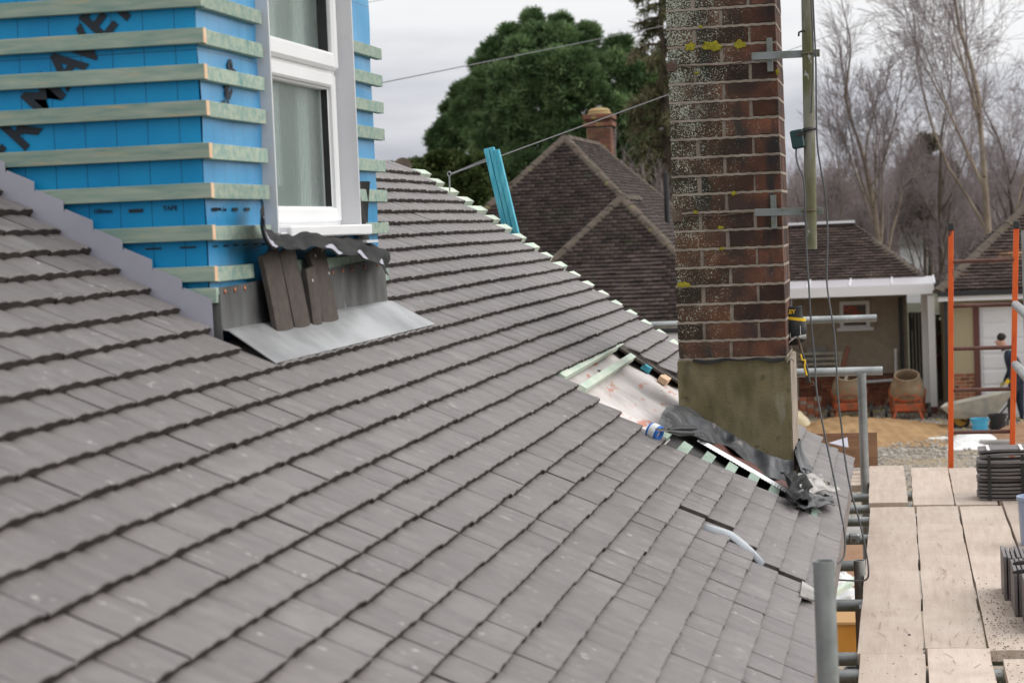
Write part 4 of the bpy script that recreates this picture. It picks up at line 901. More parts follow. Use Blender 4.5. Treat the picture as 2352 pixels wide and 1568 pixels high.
# strapped stack of tiles on the far boards
stk=thing('tile_stack','strapped stack of curved grey roof tiles on the far scaffold boards','tile stack',(.50,10.72,BZ+.002))
ctm=[]
def curved_tile(parent,C,L=.27,W=.165,yaw=0.0,t=.0125,bow=.006,tilt=0):
    Mz=Matrix.Rotation(yaw,3,'Z')@Matrix.Rotation(tilt,3,'Y')
    def f(a,b):
        p=Vector(((a-.5)*L,(b-.5)*W,bow*(1-(2*a-1)**2)+.0)); return C+Mz@p
    return MB().grid(f,10,3,Vector((0,0,t))).build('tile',MT['tile'],parent)
for k in range(11):
    z_=BZ+.014+k*.0192; curved_tile(stk,Vector((.505+rnd.uniform(-.011,.011),10.72+rnd.uniform(-.014,.014)+.012*(k%2),z_)),yaw=rnd.uniform(-.05,.05),W=.19,bow=-.0045,L=.275)
curved_tile(stk,Vector((.515,10.76,BZ+.014+11*.0192+.003)),yaw=.05,W=.2,tilt=-.02); curved_tile(stk,Vector((.51,10.80,BZ+.014+12*.0192+.004)),yaw=.0,W=.2)
for x in (.42,.585): MB().b2(x-.008,x+.008,10.612,10.618,BZ,BZ+.235).build('strap',MT['black'],stk); MB().b2(x-.008,x+.008,10.618,10.86,BZ+.258,BZ+.261).build('strap',MT['bagw'],stk)
# tiles standing on edge, lower right
for r_,(x0,y0,nn_) in enumerate(((.355,8.02,10),(.375,7.72,10),(.40,7.42,10))):
    st2=thing('tile_stack','grey tiles standing on edge at the right edge, '+['farthest','middle','nearest'][r_]+' of three rows','tile stack',(x0+.06,y0,BZ+.002),'tiles standing on edge')
    for k in range(nn_):
        MB().box((x0+.0075+k*.0165+rnd.uniform(-.001,.001),y0+rnd.uniform(-.012,.012)-.004*k,BZ+.085+rnd.uniform(-.002,.004)),(.0118,.26,.165)).build('tile',MT['tile'],st2,bevel=.0015)
t2=thing('pliers','dark blue handled pliers lying on the edge-stacked tiles','pliers',aY(2345,1300,7.4))
for y in (1293,1313): MB().tube([aY(2328,y+1,7.42),aY(2340,y-1,7.40),aY(2375,y-4,7.38)],[.005,.008,.008],8).build('handle',MT['black'],t2,smooth=True)
tb=MB(); cb=aZ(2371,1262,BZ+.002); tb.lathe((cb.x+.035,9.2,BZ+.004),[(.075,0),(.085,.2),(.09,.2),(.09,.215),(.08,.215),(.07,.01)],24); tag(tb.build('tub',MT['paleblue'],None,smooth=True,origin=(cb.x+.035,9.2,BZ+.004)),'pale blue plastic tub cut by the right edge of the picture','tub')
# ladder
la=thing('ladder','orange ladder with brown rungs and black end caps at the far boards','ladder',(.46,12.16,BZ-.3))
ZL=12.14
def stile(xt,yt,xb_,yb_):
    A_=aY(xt,yt,ZL+.12); B_=aY(xb_,yb_,ZL); D_=(A_-B_).normalized(); B_=B_-D_*.35
    MB().beam(B_,A_,.030,.045,(0,1,0)).build('stile',MT['orange'],la,bevel=.003); MB().beam(A_-D_*.0,A_+D_*.045,.035,.05,(0,1,0)).build('end_cap',MT['black'],la,bevel=.004)
stile(2184,530,2184,1073); stile(2334,526,2325,1035)
for y in (600,702,800,895,992,1086): 
    A_=aY(2190,y+1,ZL+.01+.1*(1000-y)/500); B_=aY(2329-(y-600)*.012,y-2,ZL+.01+.1*(1000-y)/500); B_.z=A_.z+.0
    MB().tube([A_,B_],.0115,8).build('rung',MT['rung'],la,smooth=True)
# right-hand guard: upright, slanting tube, toe board
P=aY(2347,530,12.6); tube((P.x+.02,P.y,BZ-.2),(P.x+.02,P.y,P.z),'grey upright tube at the right edge just beyond the ladder')
tube(aY(2333,700,12.0),aY(2380,742,9.5),'handrail tube running towards the camera at the right edge, upper one')
tube(aY(2333,838,12.0),aY(2380,890,9.3),'handrail tube running towards the camera at the right edge, lower one')
A_=aY(2330,983,12.0); tag(MB().prism([(.70,9.9,BZ+.17),(.70,12.0,BZ+.15),(.70,12.0,BZ),(.70,9.9,BZ)],(.035,0,0)).build('toe_board',MT['board'],None,origin=(.7,11,BZ)),'pale toe board on edge along the right side of the far boards','toe board')
P0_=aY(1896,1003,12.12);P1_=aY(1986,1079,12.12)
tag(MB().b2(-.66,-.155,12.11,12.13,BZ+.0,BZ+.205).build('toe_board',MT['ply'],None,origin=(-.4,12.12,BZ)),'weathered brown plywood guard board behind the far upright tube','toe board')
p_=[onroof(*q,.02) for q in ((1903,1018),(1945,1005),(1948,1028))]
tag(MB().prism(p_,NV*.004).build('white_flap',MT['soaker'],None,origin=p_[2]),'small white membrane flap sticking up at the far roof corner','membrane')
# things on the ground seen through the gap beside the boards
def G0(x,y,z=0): return aZ(x,y,z)
P=G0(1950,1500); 
ob=thing('orange_panel_box','orange shuttering panel box on the ground seen under the scaffold','box',(P.x,P.y,0))
MB().b2(P.x-.24,P.x+.15,P.y-.2,P.y+.8,0,.32).build('side_panel',MT['amber'],ob,bevel=.01); MB().b2(P.x-.26,P.x+.17,P.y-.22,P.y+.82,.32,.345).build('rim',mat('pale_orange_timber',(.42,.24,.09),None,3,.7),ob)
for k,(x,y,s_) in enumerate(((1918,1375,1.1),(1945,1412,1.2),(1935,1360,.9))):
    P=G0(x,y); mb_=MB(); ph=rnd.uniform(0,6)
    def f(a,b,P=P,s_=s_,ph=ph):
        th_=a*2*math.pi; la_=b*math.pi; r_=(.17+.03*math.sin(th_*3+ph)+.025*math.sin(la_*5+th_*2))*s_
        return (P.x+r_*math.sin(la_)*math.cos(th_)*.75,P.y+r_*1.4*math.sin(la_)*math.sin(th_),max(0,.12*s_+r_*.7*math.cos(la_)))
    mb_.grid(f,16,10); tag(mb_.build('rubble_bag',MT['bagw'],None,smooth=True,origin=(P.x,P.y,0)),'white rubble bag seen under the scaffold, '+['leftmost of three','nearest the camera','farthest of three'][k],'bag','white rubble bags under the scaffold')
P=G0(1960,1255); tag(MB().b2(P.x-.8,P.x+.6,P.y-1.2,P.y+2.2,0,.06).build('concrete_slab',MT['slab'],None,origin=(P.x,P.y,0)),'grey concrete slab on the ground below the scaffold stub tubes','slab')
P=G0(1955,1345); tag(MB().prism([(P.x-.4,P.y-.6,0),(P.x+.5,P.y-.6,0),(P.x+.5,P.y+1.0,.35),(P.x-.4,P.y+1.0,.35)],(0,0,.02)).build('plywood_sheet',MT['ply'],None,origin=(P.x,P.y,0)),'brown plywood sheet propped on the ground under the scaffold','plywood sheet')
P=G0(1960,1440); tag(MB().beam((P.x-.2,P.y-.5,.42),(P.x+.3,P.y+.9,.50),.07,.05).build('timber_offcut',MT['greenlight'],None,origin=(P.x,P.y,0)),'pale green timber offcut lying across the orange box','timber offcut')
# ================================================================ THE YARD AND THE HOUSES BEHIND
gd=MB(); gd.add([(-3000,-300,0),(3000,-300,0),(3000,6000,0),(-3000,6000,0)],[(0,1,2,3)]); o=gd.build('ground',MT['grass'],None,fix=False); tag(o,'grassy ground stretching to the horizon',None,None,'structure')
gy=MB(); gy.grid(lambda a,b:(-14+22*a,11.5+36*b,.02+.012*math.sin(a*40)*math.sin(b*33)),60,90); o=gy.build('gravel_yard',MT['gravel'],None,fix=False); tag(o,'gravel building yard between the houses',None,None,'structure')
V=[];Fc=[];A=[]
n=9000; xs=rng.uniform(-3.2,3.2,n); ys=rng.uniform(28,46,n); ss=rng.uniform(.012,.045,n)
oc=np.array([(1,0,0),(0,1,0),(-1,0,0),(0,-1,0),(0,0,.8),(0,0,-.5)]); of=np.array([(0,1,4),(1,2,4),(2,3,4),(3,0,4),(1,0,5),(2,1,5),(3,2,5),(0,3,5)])
an=rng.uniform(0,6.28,n)
base_=np.stack([oc[:,0][None]*np.cos(an)[:,None]-oc[:,1][None]*np.sin(an)[:,None],oc[:,0][None]*np.sin(an)[:,None]+oc[:,1][None]*np.cos(an)[:,None],np.repeat(oc[:,2][None],n,0)],2)
V=base_*ss[:,None,None]*np.array([1,.8,.9])+np.stack([xs,ys,np.full(n,.03)],1)[:,None,:]
Fc=(of[None]+6*np.arange(n)[:,None,None]).reshape(-1,3)
o=np_mesh('gravel',MT['stone'],V.reshape(-1,3),Fc,None,'stuff',attr=np.repeat(rng.random(n),6)); tag(o,'loose pale gravel stones covering the yard','gravel')
# ---- roofs of small old tiles
OT={}
def old_tile_mesh(mname):
    if mname in OT: return OT[mname]
    w_,l_,t_=.158,.125,.026
    V=[(0,-w_/2,0),(0,w_/2,0),(0,w_/2,t_),(0,-w_/2,t_),(-l_,-w_/2,-.012),(-l_,w_/2,-.012),(-.03,0,t_+.002)]
    Fq=[(0,1,2,3),(3,2,5,4),(0,3,4),(1,5,2)]
    me=bpy.data.meshes.new('roof_tile'); me.from_pydata(V[:6],[],Fq); me.materials.append(MT[mname]); OT[mname]=(me,np.array(V[:6]),[(0,1,2),(0,2,3),(3,2,5),(3,5,4),(0,3,4),(1,5,2)]); return OT[mname]
class TileRoof:
    """collects tile slots of one house; the largest 300 in view become parts"""
    def __init__(s,parent,mname,limit=300): s.p=parent; s.m=mname; s.slots=[]; s.limit=limit
    def face(s,eaveA,eaveB,down,poly,gauge=.102,w_=.166):
        """plane through eaveA->eaveB, 'down' is the unit fall direction; poly is the outline (world points)"""
        a=Vector(eaveA); e=(Vector(eaveB)-a).normalized(); dn=Vector(down).normalized(); nrm=dn.cross(e).normalized()
        if nrm.z<0: e=-e; nrm=dn.cross(e).normalized()
        P2=[((Vector(p)-a).dot(e),-(Vector(p)-a).dot(dn)) for p in poly]
        x0=min(p[0] for p in P2);x1=max(p[0] for p in P2);y0=min(p[1] for p in P2);y1=max(p[1] for p in P2)
        def inside(x,y):
            c=False; j=len(P2)-1
            for i in range(len(P2)):
                if (P2[i][1]>y)!=(P2[j][1]>y) and x<(P2[j][0]-P2[i][0])*(y-P2[i][1])/(P2[j][1]-P2[i][1])+P2[i][0]: c=not c
                j=i
            return c
        Mx=Matrix((dn,e,nrm)).transposed()
        i=0; y=y0+.02
        while y<y1:
            x=x0+(i%2)*w_/2
            while x<x1+w_:
                if inside(x,y+gauge*.5):
                    P=a+e*(x+rnd.uniform(-.004,.004))-dn*(y+rnd.uniform(-.006,.006))+nrm*(rnd.uniform(.0,.010)+.012)
                    s.slots.append((P,Mx@Matrix.Rotation(rnd.gauss(0,.02),3,'X')@Matrix.Rotation(rnd.gauss(0,.012),3,'Z')))
                x+=w_
            y+=gauge; i+=1
        # boarding under the tiles
        MB().prism([Vector(p)-nrm*.012 for p in poly],nrm*-.03).build('roof_boarding',MT['oldtile'],s.p)
    def done(s):
        me,V,Ft=old_tile_mesh(s.m); off=OFF[s.p]
        def key(t):
            x,y,w_=proj(t[0]); 
            if w_<1 or not(-10<x<2362 and -10<y<1578): return 0
            nn=t[1]@Vector((0,0,1)); vd=(t[0]-CO).normalized()
            hid=1
            if 1530<x<1815 : hid=.01        # behind the brick chimney
            if x<880: hid=.01
            return max(0,-nn.dot(vd))/w_**2*hid
        od=sorted(range(len(s.slots)),key=lambda i:-key(s.slots[i])); tp=set(od[:s.limit]); VV=[];FF=[];AA=[];b=0
        F0=np.array(Ft)
        for i,(P,Mx) in enumerate(s.slots):
            if i in tp:
                o=bpy.data.objects.new('roof_tile',me); scene.collection.objects.link(o); inherit(o,s.p); M=Mx.to_4x4(); M.translation=P-off; o.matrix_local=M
            else:
                A=np.array(Mx); VV.append(V@A.T+np.array(P)); FF.append(F0+b); AA.append(np.full(len(V),rnd.random())); b+=len(V)
        if VV: np_mesh('roof_tiling',MT[s.m],np.concatenate(VV),np.concatenate(FF),s.p,'stuff',attr=np.concatenate(AA))
def ridge_line(parent,A_,B_,r=.11,seg=.33,m_='ridge'):
    A_=Vector(A_);B_=Vector(B_); D_=(B_-A_); L_=D_.length; D_.normalize(); n_=max(1,int(L_/seg)); 
    sd_=D_.cross(Vector((0,0,1))).normalized(); up=sd_.cross(D_)
    for k in range(n_):
        a=A_+D_*(L_*k/n_); b=A_+D_*(L_*(k+1)/n_-.012); rr=r*rnd.uniform(.95,1.05); vs=[];m=6
        for p,q in ((a,rr*1.05),(b,rr)):
            for i in range(m+1): g=math.pi*i/m; vs.append(p+sd_*(q*math.cos(g))+up*(q*.85*math.sin(g)-.05+rnd.uniform(-.004,.004)))
        fs=[(i,i+1,m+2+i,m+1+i) for i in range(m)]+[tuple(range(m+1)),tuple(range(m+1,2*m+2))]
        MB().add(vs,fs).build('ridge_tile',MT[m_],parent)
# ---- left house: main hipped roof plus front wing --------------------
EZ=2.28
h1=thing('brown_roofed_house','house with steep brown tiled hip roofs and a pot topped chimney','house',(-6.5,40,0))
def hit_front(x,y,Y0,z0,sl):       # plane z=z0+sl*(Y-Y0)
    d=ray(x,y); t=(z0-H+sl*(0-Y0))/(d.z-sl*d.y); return CO+d*t
SL=1.0; Y1=38.2
apx=hit_front(1297,314,Y1,EZ,SL); 
r2=aY(1380,330,0.1); 
# ridge runs back from the apex
rb_=Vector((apx.x,apx.y+4.6,apx.z)); run=(apx.y-Y1); WX=(apx.z-EZ)/SL
xl,xr=apx.x-WX*1.02,apx.x+WX*1.02; Yb=rb_.y+run
hiL=Vector((xl,Y1,EZ)); hiR=Vector((xr,Y1,EZ)); hbR=Vector((xr,Yb,EZ)); hbL=Vector((xl,Yb,EZ))
tr1=TileRoof(h1,'oldtile')
tr1.face(hiL,hiR,(0,-1,-SL),[hiL,hiR,apx])
tr1.face(hiR,hbR,(1,0,-SL/1.02),[hiR,hbR,rb_,apx])
tr1.face(hbL,hbR,(0,1,-SL),[hbL,hbR,rb_]); tr1.face(hiL,hbL,(-1,0,-SL/1.02),[hiL,hbL,rb_,apx])
# front wing
Y2=35.6; ap2=hit_front(1428,452,Y2,EZ-.02,.95); run2=ap2.y-Y2; WX2=(ap2.z-EZ)/.95
xl2,xr2=ap2.x-WX2,ap2.x+WX2; e2=EZ-.02
wL=Vector((xl2,Y2,e2));wR=Vector((xr2,Y2,e2)); bk=Vector((ap2.x,ap2.y+2.4,ap2.z)); wRb=Vector((xr2,Y2+4.5,e2)); wLb=Vector((xl2,Y2+4.5,e2))
tr1.face(wL,wR,(0,-1,-.95),[wL,wR,ap2]); tr1.face(wR,wRb,(1,0,-.95),[wR,wRb,bk,ap2]); tr1.face(wL,wLb,(-1,0,-.95),[wL,wLb,bk,ap2])
tr1.done()
for a,b in ((hiL,apx),(hiR,apx),(apx,rb_),(rb_,hbR),(wL,ap2),(wR,ap2),(ap2,bk)): ridge_line(h1,a,b)
MB().b2(xl+.3,xr-.3,Y1+.3,Yb-.3,0,EZ).build('wall',MT['pebble'],h1); MB().b2(xl2+.3,xr2-.3,Y2+.3,Y1+.5,0,e2-.01).build('wing_wall',MT['pebble'],h1)
MB().b2(xl2-.05,xr2+.05,Y2-.10,Y2-.02,e2-.02,e2+.06).build('gutter',MT['black'],h1); MB().b2(xl2,xr2,Y2-.02,Y2+.02,e2-.18,e2-.02).build('fascia',MT['white'],h1)
for x0 in (xl2+.9,xl2+2.3):
    wf=MB().b2(x0,x0+1.1,Y2+.27,Y2+.30,.9,e2-.25).build('window',MT['white'],h1); MB().b2(x0+.07,x0+.52,Y2+.262,Y2+.268,.97,e2-.32).build('pane',MT['window'],wf); MB().b2(x0+.58,x0+1.03,Y2+.262,Y2+.268,.97,e2-.32).build('pane',MT['window'],wf)
# its chimney
cc=aY(1378,300,rb_.y+.9); cw=56/F_*cc.y/2
ch1=MB().b2(cc.x-cw*.93,cc.x+cw*.93,cc.y-cw*.93,cc.y+cw*.93,3.8,aY(1378,292,cc.y).z-.02).build('chimney',MT['mortar'],h1)
def zc_(y): return aY(1378,y,cc.y).z
zt_=zc_(292); zbk=4.6; k=0
while zbk<zt_-.06:
    hh_=.078
    cells=[(-1,0),(0,1)] if k%2 else [(-1,-.5),(-.5,.5),(.5,1)]
    for (a,b) in cells:
        MB().b2(cc.x+a*cw+.006,cc.x+b*cw-.006,cc.y-cw,cc.y-cw+.1,zbk,zbk+.067).build('brick',MT['redbrick'],ch1)
        MB().b2(cc.x+cw-.1,cc.x+cw,cc.y+a*cw+.006+(.1 if a==-1 else 0),cc.y+b*cw-.006,zbk,zbk+.067).build('brick',MT['redbrick'],ch1)
    zbk+=hh_; k+=1
for (ya,yb,ex) in ((292,282,.06),(281,276,.02),(275,264,.07)):
    MB().b2(cc.x-cw-ex,cc.x+cw+ex,cc.y-cw-ex,cc.y+cw+ex,zc_(ya),zc_(yb)).build('corbel',MT['redbrick'],ch1,bevel=.01)
MB().lathe((cc.x,cc.y,zc_(264)),[(cw*1.0,0),(cw*1.02,.03),(cw*.92,.05),(cw*.9,.08),(cw*.94,.09),(cw*.72,.14),(cw*.3,.165)],18).build('cap',MT['terracotta'],ch1,smooth=True)
MB().lathe((cc.x,cc.y,zc_(264)+.155),[(.05,0),(.06,.05),(.05,.055)],12).build('pot',MT['galv'],ch1)
P=aY(1531,455,41); MB().tube([(P.x,P.y,P.z-.9),(P.x,P.y,aY(1531,398,41).z)],.055,12).build('flue_pipe',MT['black'],h1,smooth=True)
# ---- middle house ----------------------------------------------------
h2=thing('roughcast_house','low roughcast house with brick plinth and brown roof behind the mixers','house',(-1.2,46,0))
YW=44.6
def zy(y,x,Y): return aY(x,y,Y).z
e_z=zy(646,1960,YW-.3); slp=.72
rA=hit_front(1958,514,YW-.3,e_z,slp); rB=hit_front(1780,520,YW-.3,e_z,slp); eR=hit_front(2124,634,YW-.3,e_z,slp); 
eR=Vector((eR.x,YW-.3,e_z)); eL=Vector((-5.2,YW-.3,e_z)); rL=Vector((-5.2,rA.y,rA.z))
tr2=TileRoof(h2,'oldtile2'); tr2.face(eL,eR,(0,-1,-slp),[eL,eR,rA,rL])
xR=eR.x; bkR=Vector((xR,2*rA.y-YW+.3,e_z)); tr2.face(eR,bkR,(xR-rA.x,0,-(rA.z-e_z)),[eR,bkR,rA]); tr2.done()
ridge_line(h2,eR,rA,.09); MB().beam(rL+Vector((0,0,.04)),rA+Vector((.05,0,.05)),.22,.05).build('white_ridge',MT['white'],h2)
wx1=aY(2085,760,YW).x
MB().b2(-5,wx1,YW,bkR.y-.3,.66,e_z).build('wall',MT['pebble2'],h2)
MB().b2(-5,wx1+.0,YW+.02,YW+.2,0,.70).build('plinth_mortar',MT['mortar'],h2)
z=.0;k=0
while z<.68:
    x=aY(1812,860,YW).x-.2+(k%2)*.112
    while x<wx1-.1:
        if k<9: MB().b2(x,x+.212,YW-.012,YW+.03,z+.008,z+.068).build('brick',MT['brickb'],h2)
        x+=.225
    z+=.0755;k+=1
MB().b2(-5,wx1,YW-.03,YW+.0,.69,.745).build('plinth_cap',MT['brownpaint'],h2)
def wind(parent,x0,x1,y0,y1,Y,d=.05,glass='window'):
    A_=aY(x0,y1,Y);B_=aY(x1,y0,Y); w_=MB()
    t_=.08; 
    ring2=[(A_.x,A_.x+t_,A_.z,B_.z),(B_.x-t_,B_.x,A_.z,B_.z),(A_.x+t_,B_.x-t_,A_.z,A_.z+t_*1.4),(A_.x+t_,B_.x-t_,B_.z-t_,B_.z)]
    for a,b,c,dd in ring2: w_.b2(a,b,Y-d,Y,c,dd)
    o=w_.build('window',MT['white'],parent); MB().b2(A_.x+t_,B_.x-t_,Y-d*.5,Y-d*.4,A_.z+t_,B_.z-t_).build('pane',MT[glass],o); return o
wo=wind(h2,1930,1997,690,760,YW); P=aY(1963,722,YW-.02)
P=aY(1928,757,YW); MB().b2(P.x-.05,aY(2002,757,YW).x+.05,YW-.12,YW,P.z-.03,P.z+.04).build('window_sill',MT['white'],h2)
P=aY(2068,700,YW); MB().b2(P.x-.045,P.x+.045,YW-.12,YW-.03,0,aY(2068,694,YW).z+.1).build('downpipe',MT['black'],h2)
P=aY(2072,845,YW)
# canopy in front
cn=thing('white_canopy','white framed canopy with pale sheet roof in front of the roughcast house','canopy',(-1,42.7,0))
YP=42.6
z1=zy(632,2130,YW); zf=zy(655,2140,YP)
cA=Vector((-5.0,YW-.05,zf+.32)); ctop=hit_front(2130,634,YP,zf,.18)
xr_=aY(2147,655,YP).x
ztp=aY(2130,636,YW-.1).z
for k in range(9):
    x0=xr_-(k+1)*.86; x1=xr_-k*.86
    MB().prism([(x0+.01,YP,zf+.02),(x1-.01,YP,zf+.02),(x1-.01,YW-.1,ztp),(x0+.01,YW-.1,ztp)],(0,0,.02)).build('roof_panel',MT['canopy'],cn)
    MB().beam((x1,YP,zf+.05),(x1,YW-.1,ztp+.03),.03,.03).build('glazing_bar',MT['white'],cn)
MB().b2(xr_-8,xr_-.02,YP-.06,YP+.0,zf-.17,zf+.03).build('gutter_beam',MT['white'],cn)
for px in (2132,2084): 
    pass
P=aY(2134,700,YP); MB().b2(P.x-.03,P.x+.11,YP-.0,YP+.14,0,zf-.2).build('post',MT['white'],cn); MB().b2(P.x-.04,P.x+.12,YP-.01,YP+.15,0,.18).build('post_shoe',MT['brownpaint'],cn)
P=aY(2119,700,YP+.7); MB().b2(P.x-.03,P.x+.10,YP+.9,YP+1.03,0,zf).build('post',MT['white'],cn); MB().b2(P.x-.04,P.x+.11,YP+.89,YP+1.04,0,.18).build('post_shoe',MT['brownpaint'],cn)
# garden bench, grey board and paler frame against the plinth
bn=thing('slatted_bench','grey slatted metal bench standing against the brick plinth','bench',aZ(1900,878,0))
for y in (812,824,836,848): A_=aY(1822,y+1,YW-.35);B_=aY(1937,y-2,YW-.35); MB().b2(A_.x,B_.x,YW-.4,YW-.37,A_.z-.025,A_.z+.025).build('slat',MT['barrow'],bn)
for x in (1830,1930): P=aY(x,840,YW-.35); MB().b2(P.x-.025,P.x+.025,YW-.42,YW-.32,0,P.z+.3).build('leg',MT['barrow'],bn)
P=aY(1875,820,YW-.2); MB().b2(P.x-.2,P.x+.2,YW-.22,YW-.17,P.z-.33,P.z+.23); tag(MB().b2(P.x-.2,P.x+.2,YW-.24,YW-.19,P.z-.36,P.z+.23).build('grey_board',MT['slab'],None,origin=(P.x,YW-.2,P.z-.36)),'pale grey board standing behind the slatted bench','board')
fr_=thing('pipe_frame','thin white pipe frame standing low against the plinth left of the downpipe','frame',aZ(2040,875,0))
A_=aY(2057,800,YW-.25);B_=aY(2058,872,YW-.25);C_=aY(1985,877,YW-.25)
MB().tube([A_,B_],.03,8).build('upright',MT['white'],fr_); MB().tube([B_,C_],.03,8).build('rail',MT['white'],fr_)
# gate and fence between the houses
gt=thing('wooden_gate','grey weathered plank gate with dark latch between the two low houses','gate',aZ(2105,880,0))
for k in range(4):
    xa=2086+k*8; A_=aY(xa,717,YW+.3);B_=aY(xa+8,717,YW+.3); MB().b2(A_.x,B_.x-.005,YW+.3,YW+.33,0,A_.z).build('plank',MT['fence'],gt)
P=aY(2093,742,YW+.28); MB().b2(P.x-.02,P.x+.02,YW+.26,YW+.3,P.z-.14,P.z+.12).build('latch',MT['black'],gt)
fn=thing('lattice_fence','dark weathered fence with potted plants behind the white post','fence',aZ(2155,890,0))
for k in range(9):
    xa=2118+k*6.5; A_=aY(xa,735-(k%3)*4,YW+1.2);B_=aY(xa+6.6,735,YW+1.2); MB().b2(A_.x,B_.x,YW+1.2,YW+1.23,0,A_.z).build('plank',MT['fence'],fn)
for y in (727,745): A_=aY(2112,y,YW+1.15);B_=aY(2178,y,YW+1.15); MB().b2(A_.x,B_.x,YW+1.13,YW+1.18,A_.z-.03,A_.z+.03).build('rail',MT['fence'],fn)
for y in (782,830): A_=aY(2146,y,YW+.7); MB().lathe((A_.x,YW+.7,A_.z-.1),[(.11,0),(.15,.2),(.16,.2),(.16,.23),(.12,.22)],12).build('plant_pot',MT['brownpaint'],fn)
# ---- right house (garage) ---------------------------------------------
YG=41.6; h3=thing('pebbledash_garage','pebbledash garage with dark hipped roof and white panelled door at the right','garage',(2.4,43,0))
ez=zy(668,2200,YG-.4); sl3=.78
eL3=Vector((aY(2152,664,YG-.35).x,YG-.35,ez)); 
topP=hit_front(2352,478,YG-.35,ez,sl3); dirh=(topP-eL3); hipT=eL3+dirh*1.25
tr3=TileRoof(h3,'oldtile2',300)
eR3=Vector((8.0,YG-.35,ez)); rR3=Vector((8.0,hipT.y,hipT.z)); tr3.face(eL3,eR3,(0,-1,-sl3),[eL3,eR3,rR3,hipT])
gx=(hipT.x-eL3.x); eB3=Vector((eL3.x,2*hipT.y-YG+.35,ez)); tr3.face(eL3,eB3,(-gx,0,-(hipT.z-ez)),[eL3,eB3,hipT]); tr3.done()
ridge_line(h3,eL3,hipT,.12,m_='ridge')
wl=aY(2172,800,YG).x; wr=7.5
d0,d1=aY(2251,800,YG).x,aY(2251,800,YG).x+2.3; dzt=zy(703,2300,YG)
ws=MB(); ws.b2(wl,d0-.12,YG,YG+.2,.0,ez); ws.b2(d0-.12,d1+.12,YG,YG+.2,dzt+.06,ez); ws.b2(d1+.12,wr,YG,YG+.2,0,ez); ws.b2(wl,wl+.2,YG+.2,eB3.y-.4,0,ez); ws.build('wall',MT['pebble'],h3)
MB().b2(eL3.x,8,YG-.42,YG-.36,ez-.10,ez-.01).build('gutter',MT['black'],h3); MB().b2(eL3.x+.02,8,YG-.36,YG-.33,ez-.2,ez-.08).build('fascia',MT['white'],h3)
MB().b2(d0-.12,d0,YG-.03,YG+.0,0,dzt+.06).build('door_frame',MT['brownpaint'],h3); MB().b2(d0,d1,YG-.03,YG,dzt,dzt+.07).build('door_frame',MT['brownpaint'],h3)
dr=MB().b2(d0,d1,YG+.06,YG+.1,0,dzt).build('garage_door',MT['white'],h3)
for k in range(7):
    for c in range(4): z0=.06+k*(dzt-.1)/7; MB().b2(d0+.06+c*.56,d0+.53+c*.56,YG+.048,YG+.06,z0+.03,z0+(dzt-.1)/7-.03).build('door_panel',MT['white'],dr,bevel=.008)
x0_,x1_=aY(2193,900,YG).x,aY(2241,900,YG).x
z=0;k=0
while z<zy(858,2215,YG):
    cs=[(x0_,x0_+.205),(x0_+.22,x1_)] if k%2 else [(x0_,x0_+.1),(x0_+.112,x0_+.31),(x0_+.325,x1_)]
    for a,b in cs:
        if b-a>.04: MB().b2(a,b-.006,YG-.012,YG+.01,z+.012,z+.068).build('brick',MT['brickb'],h3)
    z+=.0775;k+=1
MB().b2(wl-.02,wl+.05,YG-.1,YG-.03,0,ez-.1).build('downpipe',MT['black'],h3)
# ---- distant small roofs between the trunks
for (x,y,Yv,w_,c,lb) in ((2100,425+30,95,1.1,'white','white gabled outbuilding far off between the birch trunks'),(1965,505,150,2.0,'slab','pale far roof seen between trees above the middle house')):
    P=aZ(x,y,0) if False else aY(x,y,Yv); t=thing('distant_building',lb,'building',(P.x,P.y,0))
    if x==2100: P=aY(2100,545,Yv)
    MB().b2(P.x-w_*.6,P.x+w_*.6,P.y,P.y+4,0,P.z-.3).build('wall',MT[c],t); MB().prism([(P.x-w_*.7,P.y-.2,P.z-.35),(P.x+w_*.7,P.y-.2,P.z-.35),(P.x+w_*.4,P.y-.2,P.z+.35),(P.x-w_*.4,P.y-.2,P.z+.35)],(0,4.4,0)).build('roof',MT['slab'],t)
# ---- yard things ------------------------------------------------------
def g(x,y,z=0): return aZ(x,y,z)
